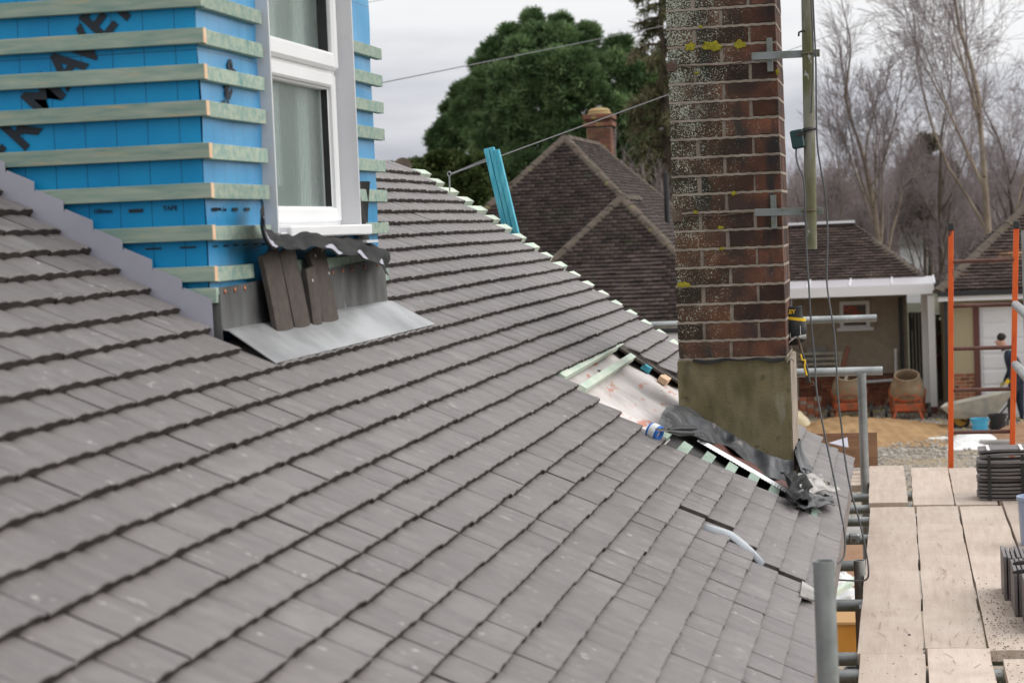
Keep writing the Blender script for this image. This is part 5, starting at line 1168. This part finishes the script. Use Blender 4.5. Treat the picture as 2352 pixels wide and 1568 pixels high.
# sand heap
cS=g(1985,1002); sp=MB()
def heap(a,b):
    u=(a-.5)*2; v=(b-.5)*2; r_=math.sqrt(u*u+v*v); ang_=math.atan2(v,u)
    R_=1+.12*math.sin(3*ang_+1)+.06*math.sin(7*ang_)
    hgt=max(0,1-(r_/R_)**1.5)*.25*(1-.38*u)+(.02*math.sin(u*19)*math.sin(v*15)+.012*math.sin(u*41+v*13))*(1 if r_<.9 else .2)
    return (cS.x+.05+u*1.62,cS.y+v*2.6+.5,.02+max(hgt,-.02))
sp.grid(heap,60,60); tag(sp.build('sand_pile',MT['sand'],None,smooth=True,origin=(cS.x,cS.y,0)),'low heap of brown building sand in front of the cement mixers','sand pile')
def mixer(x,y,label,open_up=True,dirty=1):
    P=g(x,y); t=thing('cement_mixer',label,'cement mixer',(P.x,P.y,0),'cement mixers in the yard')
    s=1.0; c=P+Vector((0,.35,.50))
    Mt=Matrix.Rotation(R(24),3,'X')
    MB().lathe(c,[(.20,-.22),(.30,-.14),(.345,.0),(.35,.14),(.31,.30),(.25,.42),(.255,.46),(.225,.46),(.215,.42),(.27,.28),(.30,.1),(.2,-.15)],26,Mt).build('drum',MT['mixer'],t,smooth=True)
    MB().lathe(c,[(.352,.02),(.362,.03),(.362,.07),(.352,.08)],26,Mt).build('drum_band',MT['mixframe'],t)
    MB().b2(P.x-.27,P.x+.27,P.y-.02,P.y+.3,.20,.36).build('motor_housing',MT['mixframe'],t,bevel=.02)
    MB().tube(smooth([P+Vector((-.29,-.05,.22)),P+Vector((-.27,-.05,.42)),P+Vector((-.15,-.05,.52)),P+Vector((.15,-.05,.52)),P+Vector((.27,-.05,.42)),P+Vector((.29,-.05,.22))]),.012,8).build('frame_hoop',MT['mixframe'],t,smooth=True)
    for sx in (-1,1):
        MB().tube([P+Vector((sx*.22,0,.25)),P+Vector((sx*.30,-.12,.0))],.022,8).build('leg',MT['mixframe'],t)
        MB().tube([P+Vector((sx*.40,.4,.16)),P+Vector((sx*.46,.4,.16))],.16,16).build('wheel',MT['black'],t)
        MB().tube([P+Vector((sx*.30,.35,.05)),P+Vector((sx*.36,.35,.62))],.02,8).build('side_arm',MT['mixframe'],t)
    MB().tube([P+Vector((-.42,.4,.16)),P+Vector((.42,.4,.16))],.018,8).build('axle',MT['mixframe'],t)
    return t
mixer(2086,968,'cement mixer with round open drum facing up, right one beside the white post')
mixer(1952,966,'cement mixer half hidden behind the far scaffold upright, left of the other')
# wheelbarrow
P=g(2207,985); wb=thing('wheelbarrow','galvanised wheelbarrow with cement caked tray and yellow wheel behind the ladder','wheelbarrow',(P.x,P.y,0))
def q_(x,y,Yd=0): return aY(x,y,P.y+Yd)
A_=[q_(2163,938,-.3),q_(2195,960,-.25),q_(2290,958,-.25),q_(2330,905,-.3)]
trv=[];
rim=[q_(2160,935,-.32),q_(2330,898,-.32),q_(2325,893,.32),q_(2170,925,.32)]; bot=[q_(2192,962,-.2),q_(2285,958,-.2),q_(2283,955,.2),q_(2195,958,.2)]
MB().add(rim+bot+[r_.lerp((rim[0]+rim[2])/2,.06)-Vector((0,0,.005)) for r_ in rim]+[b.lerp((bot[0]+bot[2])/2,.08)+Vector((0,0,.02)) for b in bot],[(0,1,5,4),(1,2,6,5),(2,3,7,6),(3,0,4,7),(4,5,6,7),(8,9,13,12),(9,10,14,13),(10,11,15,14),(11,8,12,15),(12,13,14,15),(0,1,9,8),(1,2,10,9),(2,3,11,10),(3,0,8,11)]).build('tray',MT['barrow'],wb)
wc=Vector((P.x,P.y-.02,.19)); ty_=[]
for q in range(25): a=2*math.pi*q/24; ty_.append(wc+Vector((.155*math.cos(a),0,.155*math.sin(a))))
wh=MB().tube(ty_,.04,8,False).build('wheel',MT['black'],wb,smooth=True); MB().tube([wc+Vector((0,-.03,0)),wc+Vector((0,.03,0))],.125,18).build('rim',mat('yellow_rim',(.5,.27,.03),None,5,.6),wh)
for sy in (-.2,.2):
    MB().tube(smooth([wc+Vector((0,sy*.4,0)),q_(2240,972,sy),q_(2285,960,sy),q_(2318,925,sy),q_(2345,885,sy)]),.016,6).build('frame_tube',MT['black'],wb,smooth=True)
    MB().tube(smooth([q_(2258,966,sy),q_(2280,985,sy),q_(2300,1000,sy),q_(2312,992,sy),q_(2318,930,sy)]),.014,6).build('leg',MT['black'],wb,smooth=True)
def bucket(x,y,m_,label,r_=.16,h_=.32):
    P=g(x,y); t=thing('bucket',label,'bucket',(P.x,P.y,0)); MB().lathe(P,[(r_*.8,0),(r_,h_),(r_*1.08,h_),(r_*1.08,h_+.02),(r_*.95,h_+.015),(r_*.78,.02)],20).build('tub',MT[m_],t,smooth=True)
    MB().tube([P+Vector((r_*math.cos(a)*1.08,-.02-r_*.5*abs(math.sin(a)),h_-.02-.12*math.sin(a))) for a in [math.pi*k/10 for k in range(11)]],.006,5).build('handle',MT['steel'],t)
bucket(2251,1000,'bluep','light blue bucket on the gravel behind the wheelbarrow wheel',.16,.30)
bucket(2292,993,'black','black bucket on the gravel right of the light blue bucket',.17,.33)
# white bags and kerb stone
for (x,y,w_,h_,lb) in ((2240,1015,.42,.17,'flattened white cement bag lying behind the ladder'),(2222,1028,.36,.09,'second white bag partly under the first one near the kerb stone')):
    P=g(x,y); mb_=MB(); mb_.grid(lambda a,b:(P.x+(a-.5)*2*w_*(1+.05*math.sin(b*9)),P.y+(b-.5)*.9,max(0,h_*(math.sin(a*math.pi)**.5)*(math.sin(b*math.pi)**.5)*(1+.25*math.sin(a*13)*math.cos(b*9)))),20,14); tag(mb_.build('cement_bag',MT['bagw'],None,smooth=True,origin=(P.x,P.y,0)),lb,'bag','white cement bags on the gravel')
P=g(2290,1026); tag(MB().b2(P.x-.3,P.x+.25,P.y-.1,P.y+.12,.02,.12).build('kerb_stone',MT['slab'],None,bevel=.02,origin=(P.x,P.y,0)),'short grey kerb stone lying beside the white cement bags','kerb stone')
P=g(2210,1008); tag(MB().grid(lambda a,b:(P.x-1.7+2.6*a,P.y-.2+.35*b+.1*math.sin(a*4),.025+.02*math.sin(a*17)*math.sin(b*7)),30,4,(0,0,.01)).build('white_sheeting',MT['bagw'],None,origin=(P.x,P.y,0)),'long thin white sheeting lying on the gravel in front of the sand','sheeting')
# soil heap at right
P=g(2325,1010); tag(MB().grid(lambda a,b:(P.x-.5+1.8*a,P.y-.9+2*b,.01+.30*math.sin(a*math.pi)*math.sin(b*math.pi)*(1+.15*math.sin(a*21)*math.sin(b*17))),24,24).build('soil_heap',MT['ply'],None,smooth=True,origin=(P.x,P.y,0)),'brown soil heap behind the right stile of the ladder','soil heap')
# brick pack on pallet (left of mixers) with torn cream sheet
bp_=thing('brick_pack','small stack of new red and cream bricks on the gravel right of the chimney foot','brick stack',g(1845,975))
P=g(1845,962)
for r_ in range(6):
    for c in range(5):
        MB().b2(P.x-.36+c*.15,P.x-.36+c*.15+.14,P.y,P.y+.21,.02+r_*.07,.085+r_*.07).build('brick',MT['brickb'] if (c+r_)%3 else MT['mortar'],bp_)
P=g(1850,985); tag(MB().grid(lambda a,b:(P.x-.45+.8*a,P.y-.7+.5*b,.02+.36*math.sin(min(1,a*1.3)*math.pi)**.6*math.sin(b*math.pi)**.5*(1+.12*math.sin(a*17)*math.sin(b*13))),20,14).build('cream_tarpaulin',mat('cream_tarpaulin',(.55,.46,.3),(.65,.57,.42),6,.8,.5,20),None,smooth=True,origin=(P.x,P.y,0)),'crumpled cream sheet heaped in front of the brick stack','tarpaulin')
P=g(1832,905); bl=MB(); bl.lathe((P.x,P.y,.0),[(.12,0),(.22,.2),(.24,.2),(.2,.22),(.1,.03)],18); tag(bl.build('blue_pot',MT['dblue'],None,smooth=True,origin=(P.x,P.y,0)),'dark blue garden pot just right of the chimney','pot')
P=g(1834,895); fv=[]; ff=[]
for k in range(160):
    c=Vector((P.x+rnd.gauss(0,.1),P.y+.3+rnd.gauss(0,.08),.3+abs(rnd.gauss(0,.13)))); a=rnd.uniform(0,6.28); d_=Vector((math.cos(a),math.sin(a),rnd.uniform(-.3,.8)))*.06; s_=Vector((-math.sin(a),math.cos(a),0))*.02; n_=len(fv); fv+= [c,c+d_+s_,c+d_*1.6,c+d_-s_]; ff.append((n_,n_+1,n_+2,n_+3))
tag(MB().add(fv,ff).build('small_shrub',MT['shrub'],None,fix=False,origin=(P.x,P.y+.3,0)),'small green plant growing behind the dark blue pot','shrub')
# shovels / tools and hoses by the mixers
def stick(a,b,r_,m_,name,label,cat):
    A_=aY(*a[:2],a[2]);B_=aY(*b[:2],b[2]); tag(MB().tube([A_,B_],r_,8).build(name,MT[m_],None,origin=A_ if A_.z<B_.z else B_),label,cat)
yM=g(1952,966).y
stick((1937,892,yM+.1),(1948,850,yM+.4),.035,'mortar','timber_post','pale short timber leaning in the left cement mixer','timber')
stick((1934,850,yM+1.2),(1948,795,yM+1.2),.05,'redbrick','garden_spindle','orange brown post standing by the slatted bench','post')
P=g(2046,940); sh=thing('cable_tripod','muddy orange tripod of bent rods between the two mixers','tripod',(P.x,P.y,0))
tp_=aY(2047,903,P.y)
for dx in (-.38,.30): MB().tube(smooth([tp_,tp_+Vector((dx*.3,-.1,-.22)),Vector((tp_.x+dx*.8,P.y-.6,.03)),Vector((tp_.x+dx*1.2,P.y-1.0,.02))]),.024,6).build('leg',MT['mixer'],sh,smooth=True)
MB().tube([tp_,tp_+Vector((0,0,.12))],.03,6).build('top',MT['mixframe'],sh)
def hose(pts,label,m_='cable',r_=.02):
    Pq=smooth([g(x,y,.03) for x,y in pts],5); tag(MB().tube(Pq,r_,6).build('hose',MT[m_],None,smooth=True,origin=Pq[0]),label,'hose')
MT['hosey']=mat('yellow_hose',(.5,.42,.14),None,5,.6)
hose(((2150,963),(2175,970),(2205,975),(2215,986)),'yellow hose on the gravel between the right mixer and the wheelbarrow','hosey')
hose(((1890,945),(1960,955),(2010,945),(2040,940)),'pale hose lying on the gravel between the two mixers','hosey')
hose(((2300,955),(2335,958),(2352,975)),'yellow hose end on the gravel near the soil heap','hosey')
# ---- the man -----------------------------------------------------------
P=g(2318,967); FY=P.y; 
person=thing('person','man with short dark hair in navy workwear bending at the garage door, behind the ladder','person',(P.x,P.y,0))
def pp(x,y,dy=0): return aY(x,y,FY+dy)
def skin_body(name,nodes,edges,m_,parent,root=0,lv=2):
    off=OFF[parent]; me=bpy.data.meshes.new(name); me.from_pydata([tuple(Vector(n_[0])-off) for n_ in nodes],edges,[])
    o=bpy.data.objects.new(name,me); scene.collection.objects.link(o); inherit(o,parent)
    o.modifiers.new('s','SKIN'); sv=me.skin_vertices[0].data
    for i,n_ in enumerate(nodes): sv[i].radius=(n_[1],n_[2] if len(n_)>2 else n_[1]); sv[i].use_root=(i==root)
    ss_=o.modifiers.new('u','SUBSURF'); ss_.levels=ss_.render_levels=lv
    dg=bpy.context.evaluated_depsgraph_get(); m2=bpy.data.meshes.new_from_object(o.evaluated_get(dg)); o.modifiers.clear(); o.data=m2; m2.name=name
    m2.materials.clear(); m2.materials.append(m_)
    m2.polygons.foreach_set('use_smooth',[True]*len(m2.polygons)); return o
hip=pp(2334,868); chest=pp(2324,826); neck=pp(2310,803); 
nod=[(hip,.19,.16),(pp(2332,848),.19,.16),(chest,.20,.16),(neck,.09),
 (pp(2330,866,-.09),.12),(pp(2323,915,-.11),.09),(pp(2321,958,-.10),.05),(pp(2309,966,-.10),.04,.03),
 (pp(2340,866,.09),.12),(pp(2342,915,.12),.09),(pp(2348,958,.14),.05),(pp(2337,966,.14),.04,.03),
 (pp(2332,824,-.18),.085),(pp(2336,852,-.22),.065),(pp(2320,873,-.20),.045),
 (pp(2318,822,.17),.065),(pp(2318,852,.22),.05),(pp(2306,878,.2),.036)]
ed=[(0,1),(1,2),(2,3),(0,4),(4,5),(5,6),(6,7),(0,8),(8,9),(9,10),(10,11),(2,12),(12,13),(13,14),(2,15),(15,16),(16,17)]
skin_body('body',nod,ed,MT['navy'],person)
hd=pp(2297,783); 
Mh=Matrix.Rotation(R(-18),3,'Y')
skin_body('head',[(pp(2309,805),.075),(pp(2304,793),.075),(hd+Vector((0,0,.0)),.105,.09),(hd+Vector((.012,0,.055)),.09,.080),(pp(2289,794),.035)],[(0,1),(1,2),(2,3),(2,4)],MT['skin'],person)
nose=pp(2284,786); MB().tube([hd+Vector((-.07,0,.0)),nose],[.02,.012],6).build('nose',MT['skin'],person,smooth=True)
skin_body('hair',[(hd+Vector((.075,0,.01)),.095,.10),(hd+Vector((.03,0,.085)),.115,.105),(hd+Vector((-.06,0,.105)),.06,.07)],[(0,1),(1,2)],MT['hair'],person)
MB().lathe(hd+Vector((.015,-.088,-.01)),[(.0,0),(.022,.004),(.02,.012)],10,Matrix.Rotation(R(90),3,'X')).build('ear',MT['skin'],person)
for s_,hp in ((-1,pp(2318,872,-.20)),(1,pp(2306,878,.2))):
    mb_=MB(); mb_.box(hp+Vector((-.03,0,-.03)),(.07,.035,.08),Matrix.Rotation(R(30),3,'Y'))
    for k in range(4): b0=hp+Vector((-.05+.006*k,-.018+.012*k,-.05)); mb_.tube([b0,b0+Vector((-.025,0,-.03)),b0+Vector((-.012,0,-.055+.004*k))],[.010,.009,.007],6)
    mb_.tube([hp+Vector((-.02,.02,-.02)),hp+Vector((-.06,.03,-.03))],[.011,.008],6)
    mb_.build('glove',MT['yellow'] if s_<0 else MT['hosey'],person,bevel=0)
MB().tube([pp(2309,803),pp(2307,799)],.078,12).build('collar',MT['navy'],person)
# ================================================================ TREES
def leafy(name,lobes,matn,label,cat,trunk,dens,size,Y,seed=1,spread=.0,kind='tuft',group=None,droop=0,barkm='bark',sub=0,tw=1.0):
    """lobes: (x,y,r px, depth offset) in the picture, turned into real ellipsoids at distance Y"""
    r_=np.random.default_rng(seed); s=Y/F_; V=[];A=[]
    P0=aZ(trunk[0],trunk[1],0) if False else Vector((aY(trunk[0],500,Y).x,Y,0))
    root=thing(name,label,cat,P0,group)
    C=[]
    if sub:
        L2=[]
        for (x,y,rr,dy) in lobes:
            for _ in range(sub):
                a=r_.uniform(0,6.283); q=rr*r_.uniform(.35,.98)**.7; L2.append((x+q*math.cos(a),y+q*math.sin(a)*.95,rr*r_.uniform(.26,.42),dy-math.sqrt(max(0,rr*rr-q*q))*s*.9))
        lobes_=L2+[(x,y,rr*.72,dy) for (x,y,rr,dy) in lobes]
    else: lobes_=lobes
    for (x,y,rr,dy) in lobes_:
        c=np.array(aY(x,y,Y+dy)); rad=rr*s
        n=int(dens*rad*rad)+10
        d=r_.normal(size=(n,3)); d/=np.linalg.norm(d,axis=1)[:,None]; d[:,2]=np.abs(d[:,2])*np.where(r_.random(n)<.78,1,-1)
        q=rad*(.72+.33*r_.random(n))[:,None]; C.append((c+d*q*np.array([1,1,.86]),d))
    Pc=np.concatenate([c[0] for c in C]); D=np.concatenate([c[1] for c in C]); tone=r_.random(len(Pc))*.999
    m=len(Pc); k=14
    dirs=r_.normal(size=(m,k,3))+D[:,None,:]*1.3+np.array([0,0,.55-droop]); dirs/=np.linalg.norm(dirs,axis=2)[:,:,None]
    side=np.cross(dirs,r_.normal(size=(m,k,3))); side/=np.linalg.norm(side,axis=2)[:,:,None]
    ln=size*(.6+.7*r_.random((m,k,1))); wd=size*.13
    b=Pc[:,None,:]+dirs*size*.12; 
    if kind=='tuft': q=np.stack([b-side*wd*.6,b+side*wd*.6,b+dirs*ln+side*wd*.25,b+dirs*ln-side*wd*.25],2)
    else: q=np.stack([b,b+dirs*ln*.5+side*wd*2.2,b+dirs*ln,b+dirs*ln*.5-side*wd*2.2],2)
    V=q.reshape(-1,3); Fc=np.arange(len(V)).reshape(-1,4)
    np_mesh('crown',MT[matn],V,Fc,root,attr=np.repeat(tone*.6,k*4))
    tb=MB(); top_=Vector(aY(lobes[0][0],lobes[0][1],Y))
    tb.tube([P0,P0.lerp(top_,.35)+Vector((.1,0,0)),P0.lerp(top_,.7)],[.32*Y/75*tw,.24*Y/75*tw,.12*Y/75*tw],10)
    for (x,y,rr,dy) in lobes[1:]:
        c=Vector(aY(x,y,Y+dy)); st=P0.lerp(top_,rnd.uniform(.3,.6)); tb.tube([st,st.lerp(c,.5)+Vector((0,0,.15)),c],[.10*Y/75*tw,.07*Y/75*tw,.03*Y/75*tw],6)
    tb.build('trunk',MT[barkm],root,smooth=True); return root
pl=[(1245,125,80,0),(1165,150,55,.6),(1330,150,72,.4),(1395,185,62,-.2),(1130,215,55,-.4),(1225,240,85,-1.3),(1330,250,80,-1.2),(1090,270,48,0),(1055,310,34,.2),(1140,320,62,-.8),(1240,345,72,-1.2),(1340,345,66,-.6),(1420,290,70,0),(1200,180,70,-1.5),(1290,190,72,-1.6),(1440,230,50,.5),(1110,380,34,0),(1300,395,40,.5),(1180,400,36,.6),(1400,380,60,.8),(1060,222,20,0),(1072,250,22,-.3),(1026,292,20,0),(1110,158,22,0),(1352,84,22,0),(1290,58,20,0),(1180,88,26,.2),(1422,112,22,0),(1012,330,22,0),(1455,150,24,0),(1225,50,18,0),(1035,255,14,.2),(1090,205,22,0),(1480,200,24,.3)]
leafy('pine_tree',pl,'pine','large round topped dark green pine behind the brown roofed house','tree',(1290,500),420,.26,76,3,sub=13)
bl_=[(990,395,40,0),(940,400,30,.5),(1040,380,40,0),(1090,400,45,.3),(1060,430,60,-.5),(980,430,50,-.4),(900,405,24,.6),(1130,420,40,1)]
leafy('yew_bush',bl_,'shrub','low spreading olive green evergreen just above the new roof ridge','tree',(1020,500),700,.2,62,4,kind='leaf',sub=5)
leafy('conifer_bush',[(2125,345,26,0),(2105,385,34,.3),(2145,420,44,-.3),(2095,450,40,0),(2165,480,46,.2),(2125,500,56,0),(2190,440,26,.5),(2080,500,34,0)],'spruce','bushy brown green conifer between the bare birches','tree',(2130,560),34,.30,92,9,kind='leaf',sub=4,tw=.35)
bare_tree_later=True
leafy('cedar_tree',[(1485,170,36,0),(1505,230,42,.3),(1470,290,44,-.3),(1510,340,46,.2),(1450,360,40,.2),(1545,290,40,0),(1500,410,44,0),(1540,400,40,.5)],'spruce','loose olive green conifer between the pine and the spruce','tree',(1500,500),240,.30,80,17,sub=6)
# spruce with hanging sprays
def spruce(x,Y,ztop,label,seed,h0=2.0,wmax=2.6):
    r_=np.random.default_rng(seed); P0=Vector((aY(x,400,Y).x,Y,0)); t=thing('spruce_tree',label,'tree',P0); tb=MB(); tb.tube([P0,P0+Vector((.1,0,ztop*.5)),P0+Vector((0,0,ztop))],[.26,.17,.04],8)
    V=[];A=[]
    z=h0
    while z<ztop-.3:
        f=1-(z-h0)/(ztop-h0); L_=wmax*(.25+.75*f)*r_.uniform(.55,1.15); a=r_.uniform(0,6.28); d=Vector((math.cos(a),math.sin(a),0)); c=P0+Vector((0,0,z)); pts=[]
        for q in range(6):
            g_=q/5; pts.append(c+d*(L_*g_)+Vector((0,0,-.55*L_*g_*g_+.25*L_*g_)))
        tb.tube(pts,[.05*(1-q/6)+.008 for q in range(6)],5)
        n=int(46*L_)
        for _ in range(n):
            g_=r_.uniform(.12,1); i=min(4,int(g_*5)); p=pts[i].lerp(pts[i+1],g_*5-i)+Vector(r_.normal(0,.07,3)); tone=r_.random()*.6
            for _k in range(4):
                dd=Vector(r_.normal(0,.5,3))+d*.45+Vector((0,0,-.75)); dd.normalize(); ln=r_.uniform(.16,.38); s_=dd.cross(Vector(r_.normal(0,1,3))).normalized()*.035
                V+= [p-s_*.5,p+s_*.5,p+dd*ln+s_*.4,p+dd*ln-s_*.4]; A+=[tone]*4
        z+=r_.uniform(.09,.18)
    np_mesh('crown',MT['spruce'],np.array([tuple(v) for v in V]),np.arange(len(V)).reshape(-1,4),t,attr=A); tb.build('trunk',MT['bark'],t,smooth=True)
spruce(1530,70,12.6,'tall ragged spruce rising behind the left side of the brick chimney',5,1.8,2.7)
spruce(1465,82,8.4,'shorter spruce behind the roof of the brown roofed house',6,2.0,2.2)
# bare trees
def bare(P0,height,seed,lean=0,spread=.55,levels=6,thick=.16,first=.3,weep=.0,twn=3,density=1.0):
    r_=random.Random(seed); segs=[]
    def grow(p,d,L_,r,lv):
        n=4 if lv<2 else 3; pts=[p]; cur=p; dd=d.copy()
        for i in range(n):
            jt=.035 if lv==0 else .10; dd=(dd+Vector((r_.gauss(0,jt),r_.gauss(0,jt),r_.gauss(0,.05)+(.13 if 0<lv<3 else -weep)))).normalized(); cur=cur+dd*(L_/n); pts.append(cur)
        r1=r*.55 if lv<levels-1 else r*.35
        for i in range(n): segs.append((pts[i],pts[i+1],r+(r1-r)*i/n,r+(r1-r)*(i+1)/n,lv))
        if lv>=levels-1: return
        nb=(7 if lv==0 else 4 if lv<3 else 4)
        nb=int(nb*density+r_.random())
        for b in range(nb):
            f=(first+(1-first)*(b+r_.random())/nb) if lv==0 else (.2+.8*(b+r_.random())/nb); i=min(n-1,int(f*n)); q=pts[i].lerp(pts[i+1],f*n-i)
            a=r_.uniform(0,6.28); ax=dd.orthogonal().normalized(); ax=Matrix.Rotation(a,3,dd)@ax
            nd=(dd*(1-spread*.4)+ax*spread*r_.uniform(.7,1.3)+Vector((0,0,.15 if lv<3 else -.02))).normalized()
            LL=L_*r_.uniform(.42,.72)*((1.15-f*.45) if lv==0 else 1)
            grow(q,nd,LL,(r+(r1-r)*f)*.46,lv+1)
        grow(pts[-1],dd,L_*.55,r1,lv+1)
    grow(Vector(P0),Vector((lean,0,1)).normalized(),height*.62,thick,0); return segs
def segmesh(segs,minr=.009):
    P=np.array([tuple(s[0]) for s in segs]);Q=np.array([tuple(s[1]) for s in segs]); ra=np.maximum(np.array([s[2] for s in segs]),minr); rb=np.maximum(np.array([s[3] for s in segs]),minr*.8)
    d=Q-P; d/=np.linalg.norm(d,axis=1)[:,None]+1e-9; ref=np.where(np.abs(d[:,2:3])>.9,np.array([[1.,0,0]]),np.array([[0,0,1.]])); u=np.cross(d,ref); u/=np.linalg.norm(u,axis=1)[:,None]; v=np.cross(d,u)
    k=4; V=[]; 
    for (C,rr) in ((P,ra),(Q+d*.01,rb)):
        for i in range(k): a=2*math.pi*i/k; V.append(C+rr[:,None]*(math.cos(a)*u+math.sin(a)*v))
    V=np.stack(V,1); n=len(segs); b=np.arange(n)[:,None]*8
    F0=[(i,(i+1)%4,4+(i+1)%4,4+i) for i in range(4)]
    Fc=(b[:,:,None]+np.array(F0)[None]).reshape(-1,4); return V.reshape(-1,3),Fc
def bare_tree(x,ybase,Y,height,seed,label,trunkm='birch',**kw):
    P0=Vector((aY(x,ybase,Y).x,Y,0)); t=thing('bare_tree',label,'tree',P0,kw.pop('group',None)); sg=bare(P0,height,seed,**kw)
    V,Fc=segmesh([s for s in sg if s[4]<2]); np_mesh('trunk',MT[trunkm],V,Fc,t); V,Fc=segmesh([s for s in sg if s[4]>=2],minr=.005); np_mesh('crown',MT['twig'],V,Fc,t); return t
bare_tree(2280,520,66,12.6,21,'tall bare birch with spreading crown at the top right of the picture',thick=.135,lean=-.05,spread=.52,first=.3,levels=6,density=1.0,weep=.05)
bare_tree(2046,540,72,9.6,33,'slender bare birch with pale trunk above the roughcast house',thick=.13,lean=-.06,spread=.42,first=.3,levels=6)
bare_tree(2160,560,84,8.3,44,'bare tree with forked grey trunk between the two birches','bark',thick=.13,lean=.05,spread=.5,levels=6,density=.9)
bare_tree(1905,540,88,6.6,55,'bare tree just right of the mast, lower than the birches','birch',thick=.10,lean=.04,spread=.5,levels=6,density=.9)
bare_tree(2340,560,90,8.2,66,'bare tree at the right edge behind the garage roof','bark',thick=.14,lean=-.1,spread=.55,levels=6,density=.9)
bare_tree(2015,560,96,7.0,77,'thin bare tree behind the slender birch','bark',thick=.1,lean=.0,spread=.5,levels=5)
bare_tree(1860,560,100,6.6,88,'thin bare tree partly hidden by the mast','bark',thick=.1,lean=.0,spread=.55,levels=5)
bare_tree(1545,520,64,6.0,99,'bare branching tree in the gap left of the chimney','bark',thick=.08,lean=-.2,spread=.6,levels=5)
bare_tree(2122,560,91,6.8,123,'dense twiggy bare tree wrapped round the brown green conifer','bark',thick=.1,lean=.0,spread=.62,levels=6,density=1.1,first=.1)
bare_tree(2185,560,87,5.6,131,'low twiggy bare tree just left of the tall birch trunk','bark',thick=.08,lean=.05,spread=.65,levels=6,density=1.0,first=.1)
# far wood as one mass
VV=[];FF=[];b=0; protos=[segmesh(bare(Vector((0,0,0)),7.5,200+k,thick=.12,spread=.6,levels=5,first=.12,density=1.1),minr=.012) for k in range(4)]
for k in range(80):
    Yv=rnd.uniform(104,175); x=rnd.uniform(1780,2420) if k<96 else rnd.uniform(850,1560); V,Fc=protos[k%4]; s_=rnd.uniform(.5,.82)*(Yv/120)**.35*(.78 if x<1560 else 1.0); a=rnd.uniform(0,6.28)
    Rz=np.array([[math.cos(a),-math.sin(a),0],[math.sin(a),math.cos(a),0],[0,0,1]]); W_=(V*s_)@Rz.T+np.array([aY(x,480,Yv).x,Yv,0]); VV.append(W_); FF.append(Fc+b); b+=len(V)
o=np_mesh('woodland',MT['twig'],np.concatenate(VV),np.concatenate(FF),None,'stuff'); tag(o,'far brown leafless woodland behind the houses','woodland')
# under-storey scrub giving the wood its density
n=15000; xs=rng.uniform(1750,2450,n); Ys=rng.uniform(110,190,n); px=np.array([aY(x,480,Y).x for x,Y in zip(xs,Ys)]); zz=np.abs(rng.normal(0,1.5,n)); 
dr_=rng.normal(size=(n,3)); dr_[:,2]=np.abs(dr_[:,2])*1.5; dr_/=np.linalg.norm(dr_,axis=1)[:,None]; sd_=np.cross(dr_,rng.normal(size=(n,3))); sd_/=np.linalg.norm(sd_,axis=1)[:,None]
c=np.stack([px,Ys,zz],1); L_=rng.uniform(.5,1.4,n)[:,None]; V=np.stack([c-sd_*.03,c+sd_*.03,c+dr_*L_+sd_*.012,c+dr_*L_-sd_*.012],1).reshape(-1,3)
o=np_mesh('undergrowth',MT['twig'],V,np.arange(4*n).reshape(-1,4),None,'stuff'); tag(o,'brown undergrowth below the far leafless woodland','undergrowth')
# far hills
def hillf(a,b):
    x=-1400+3400*a; y=1300+900*b; return (x,y,-2+b*(1-b)*4*(34+26*math.sin(a*7+1.1)*1+10*math.sin(a*17+b)+4*math.sin(a*51))*(.55+.75*max(0,min(1,(a-.25)*2.2))))
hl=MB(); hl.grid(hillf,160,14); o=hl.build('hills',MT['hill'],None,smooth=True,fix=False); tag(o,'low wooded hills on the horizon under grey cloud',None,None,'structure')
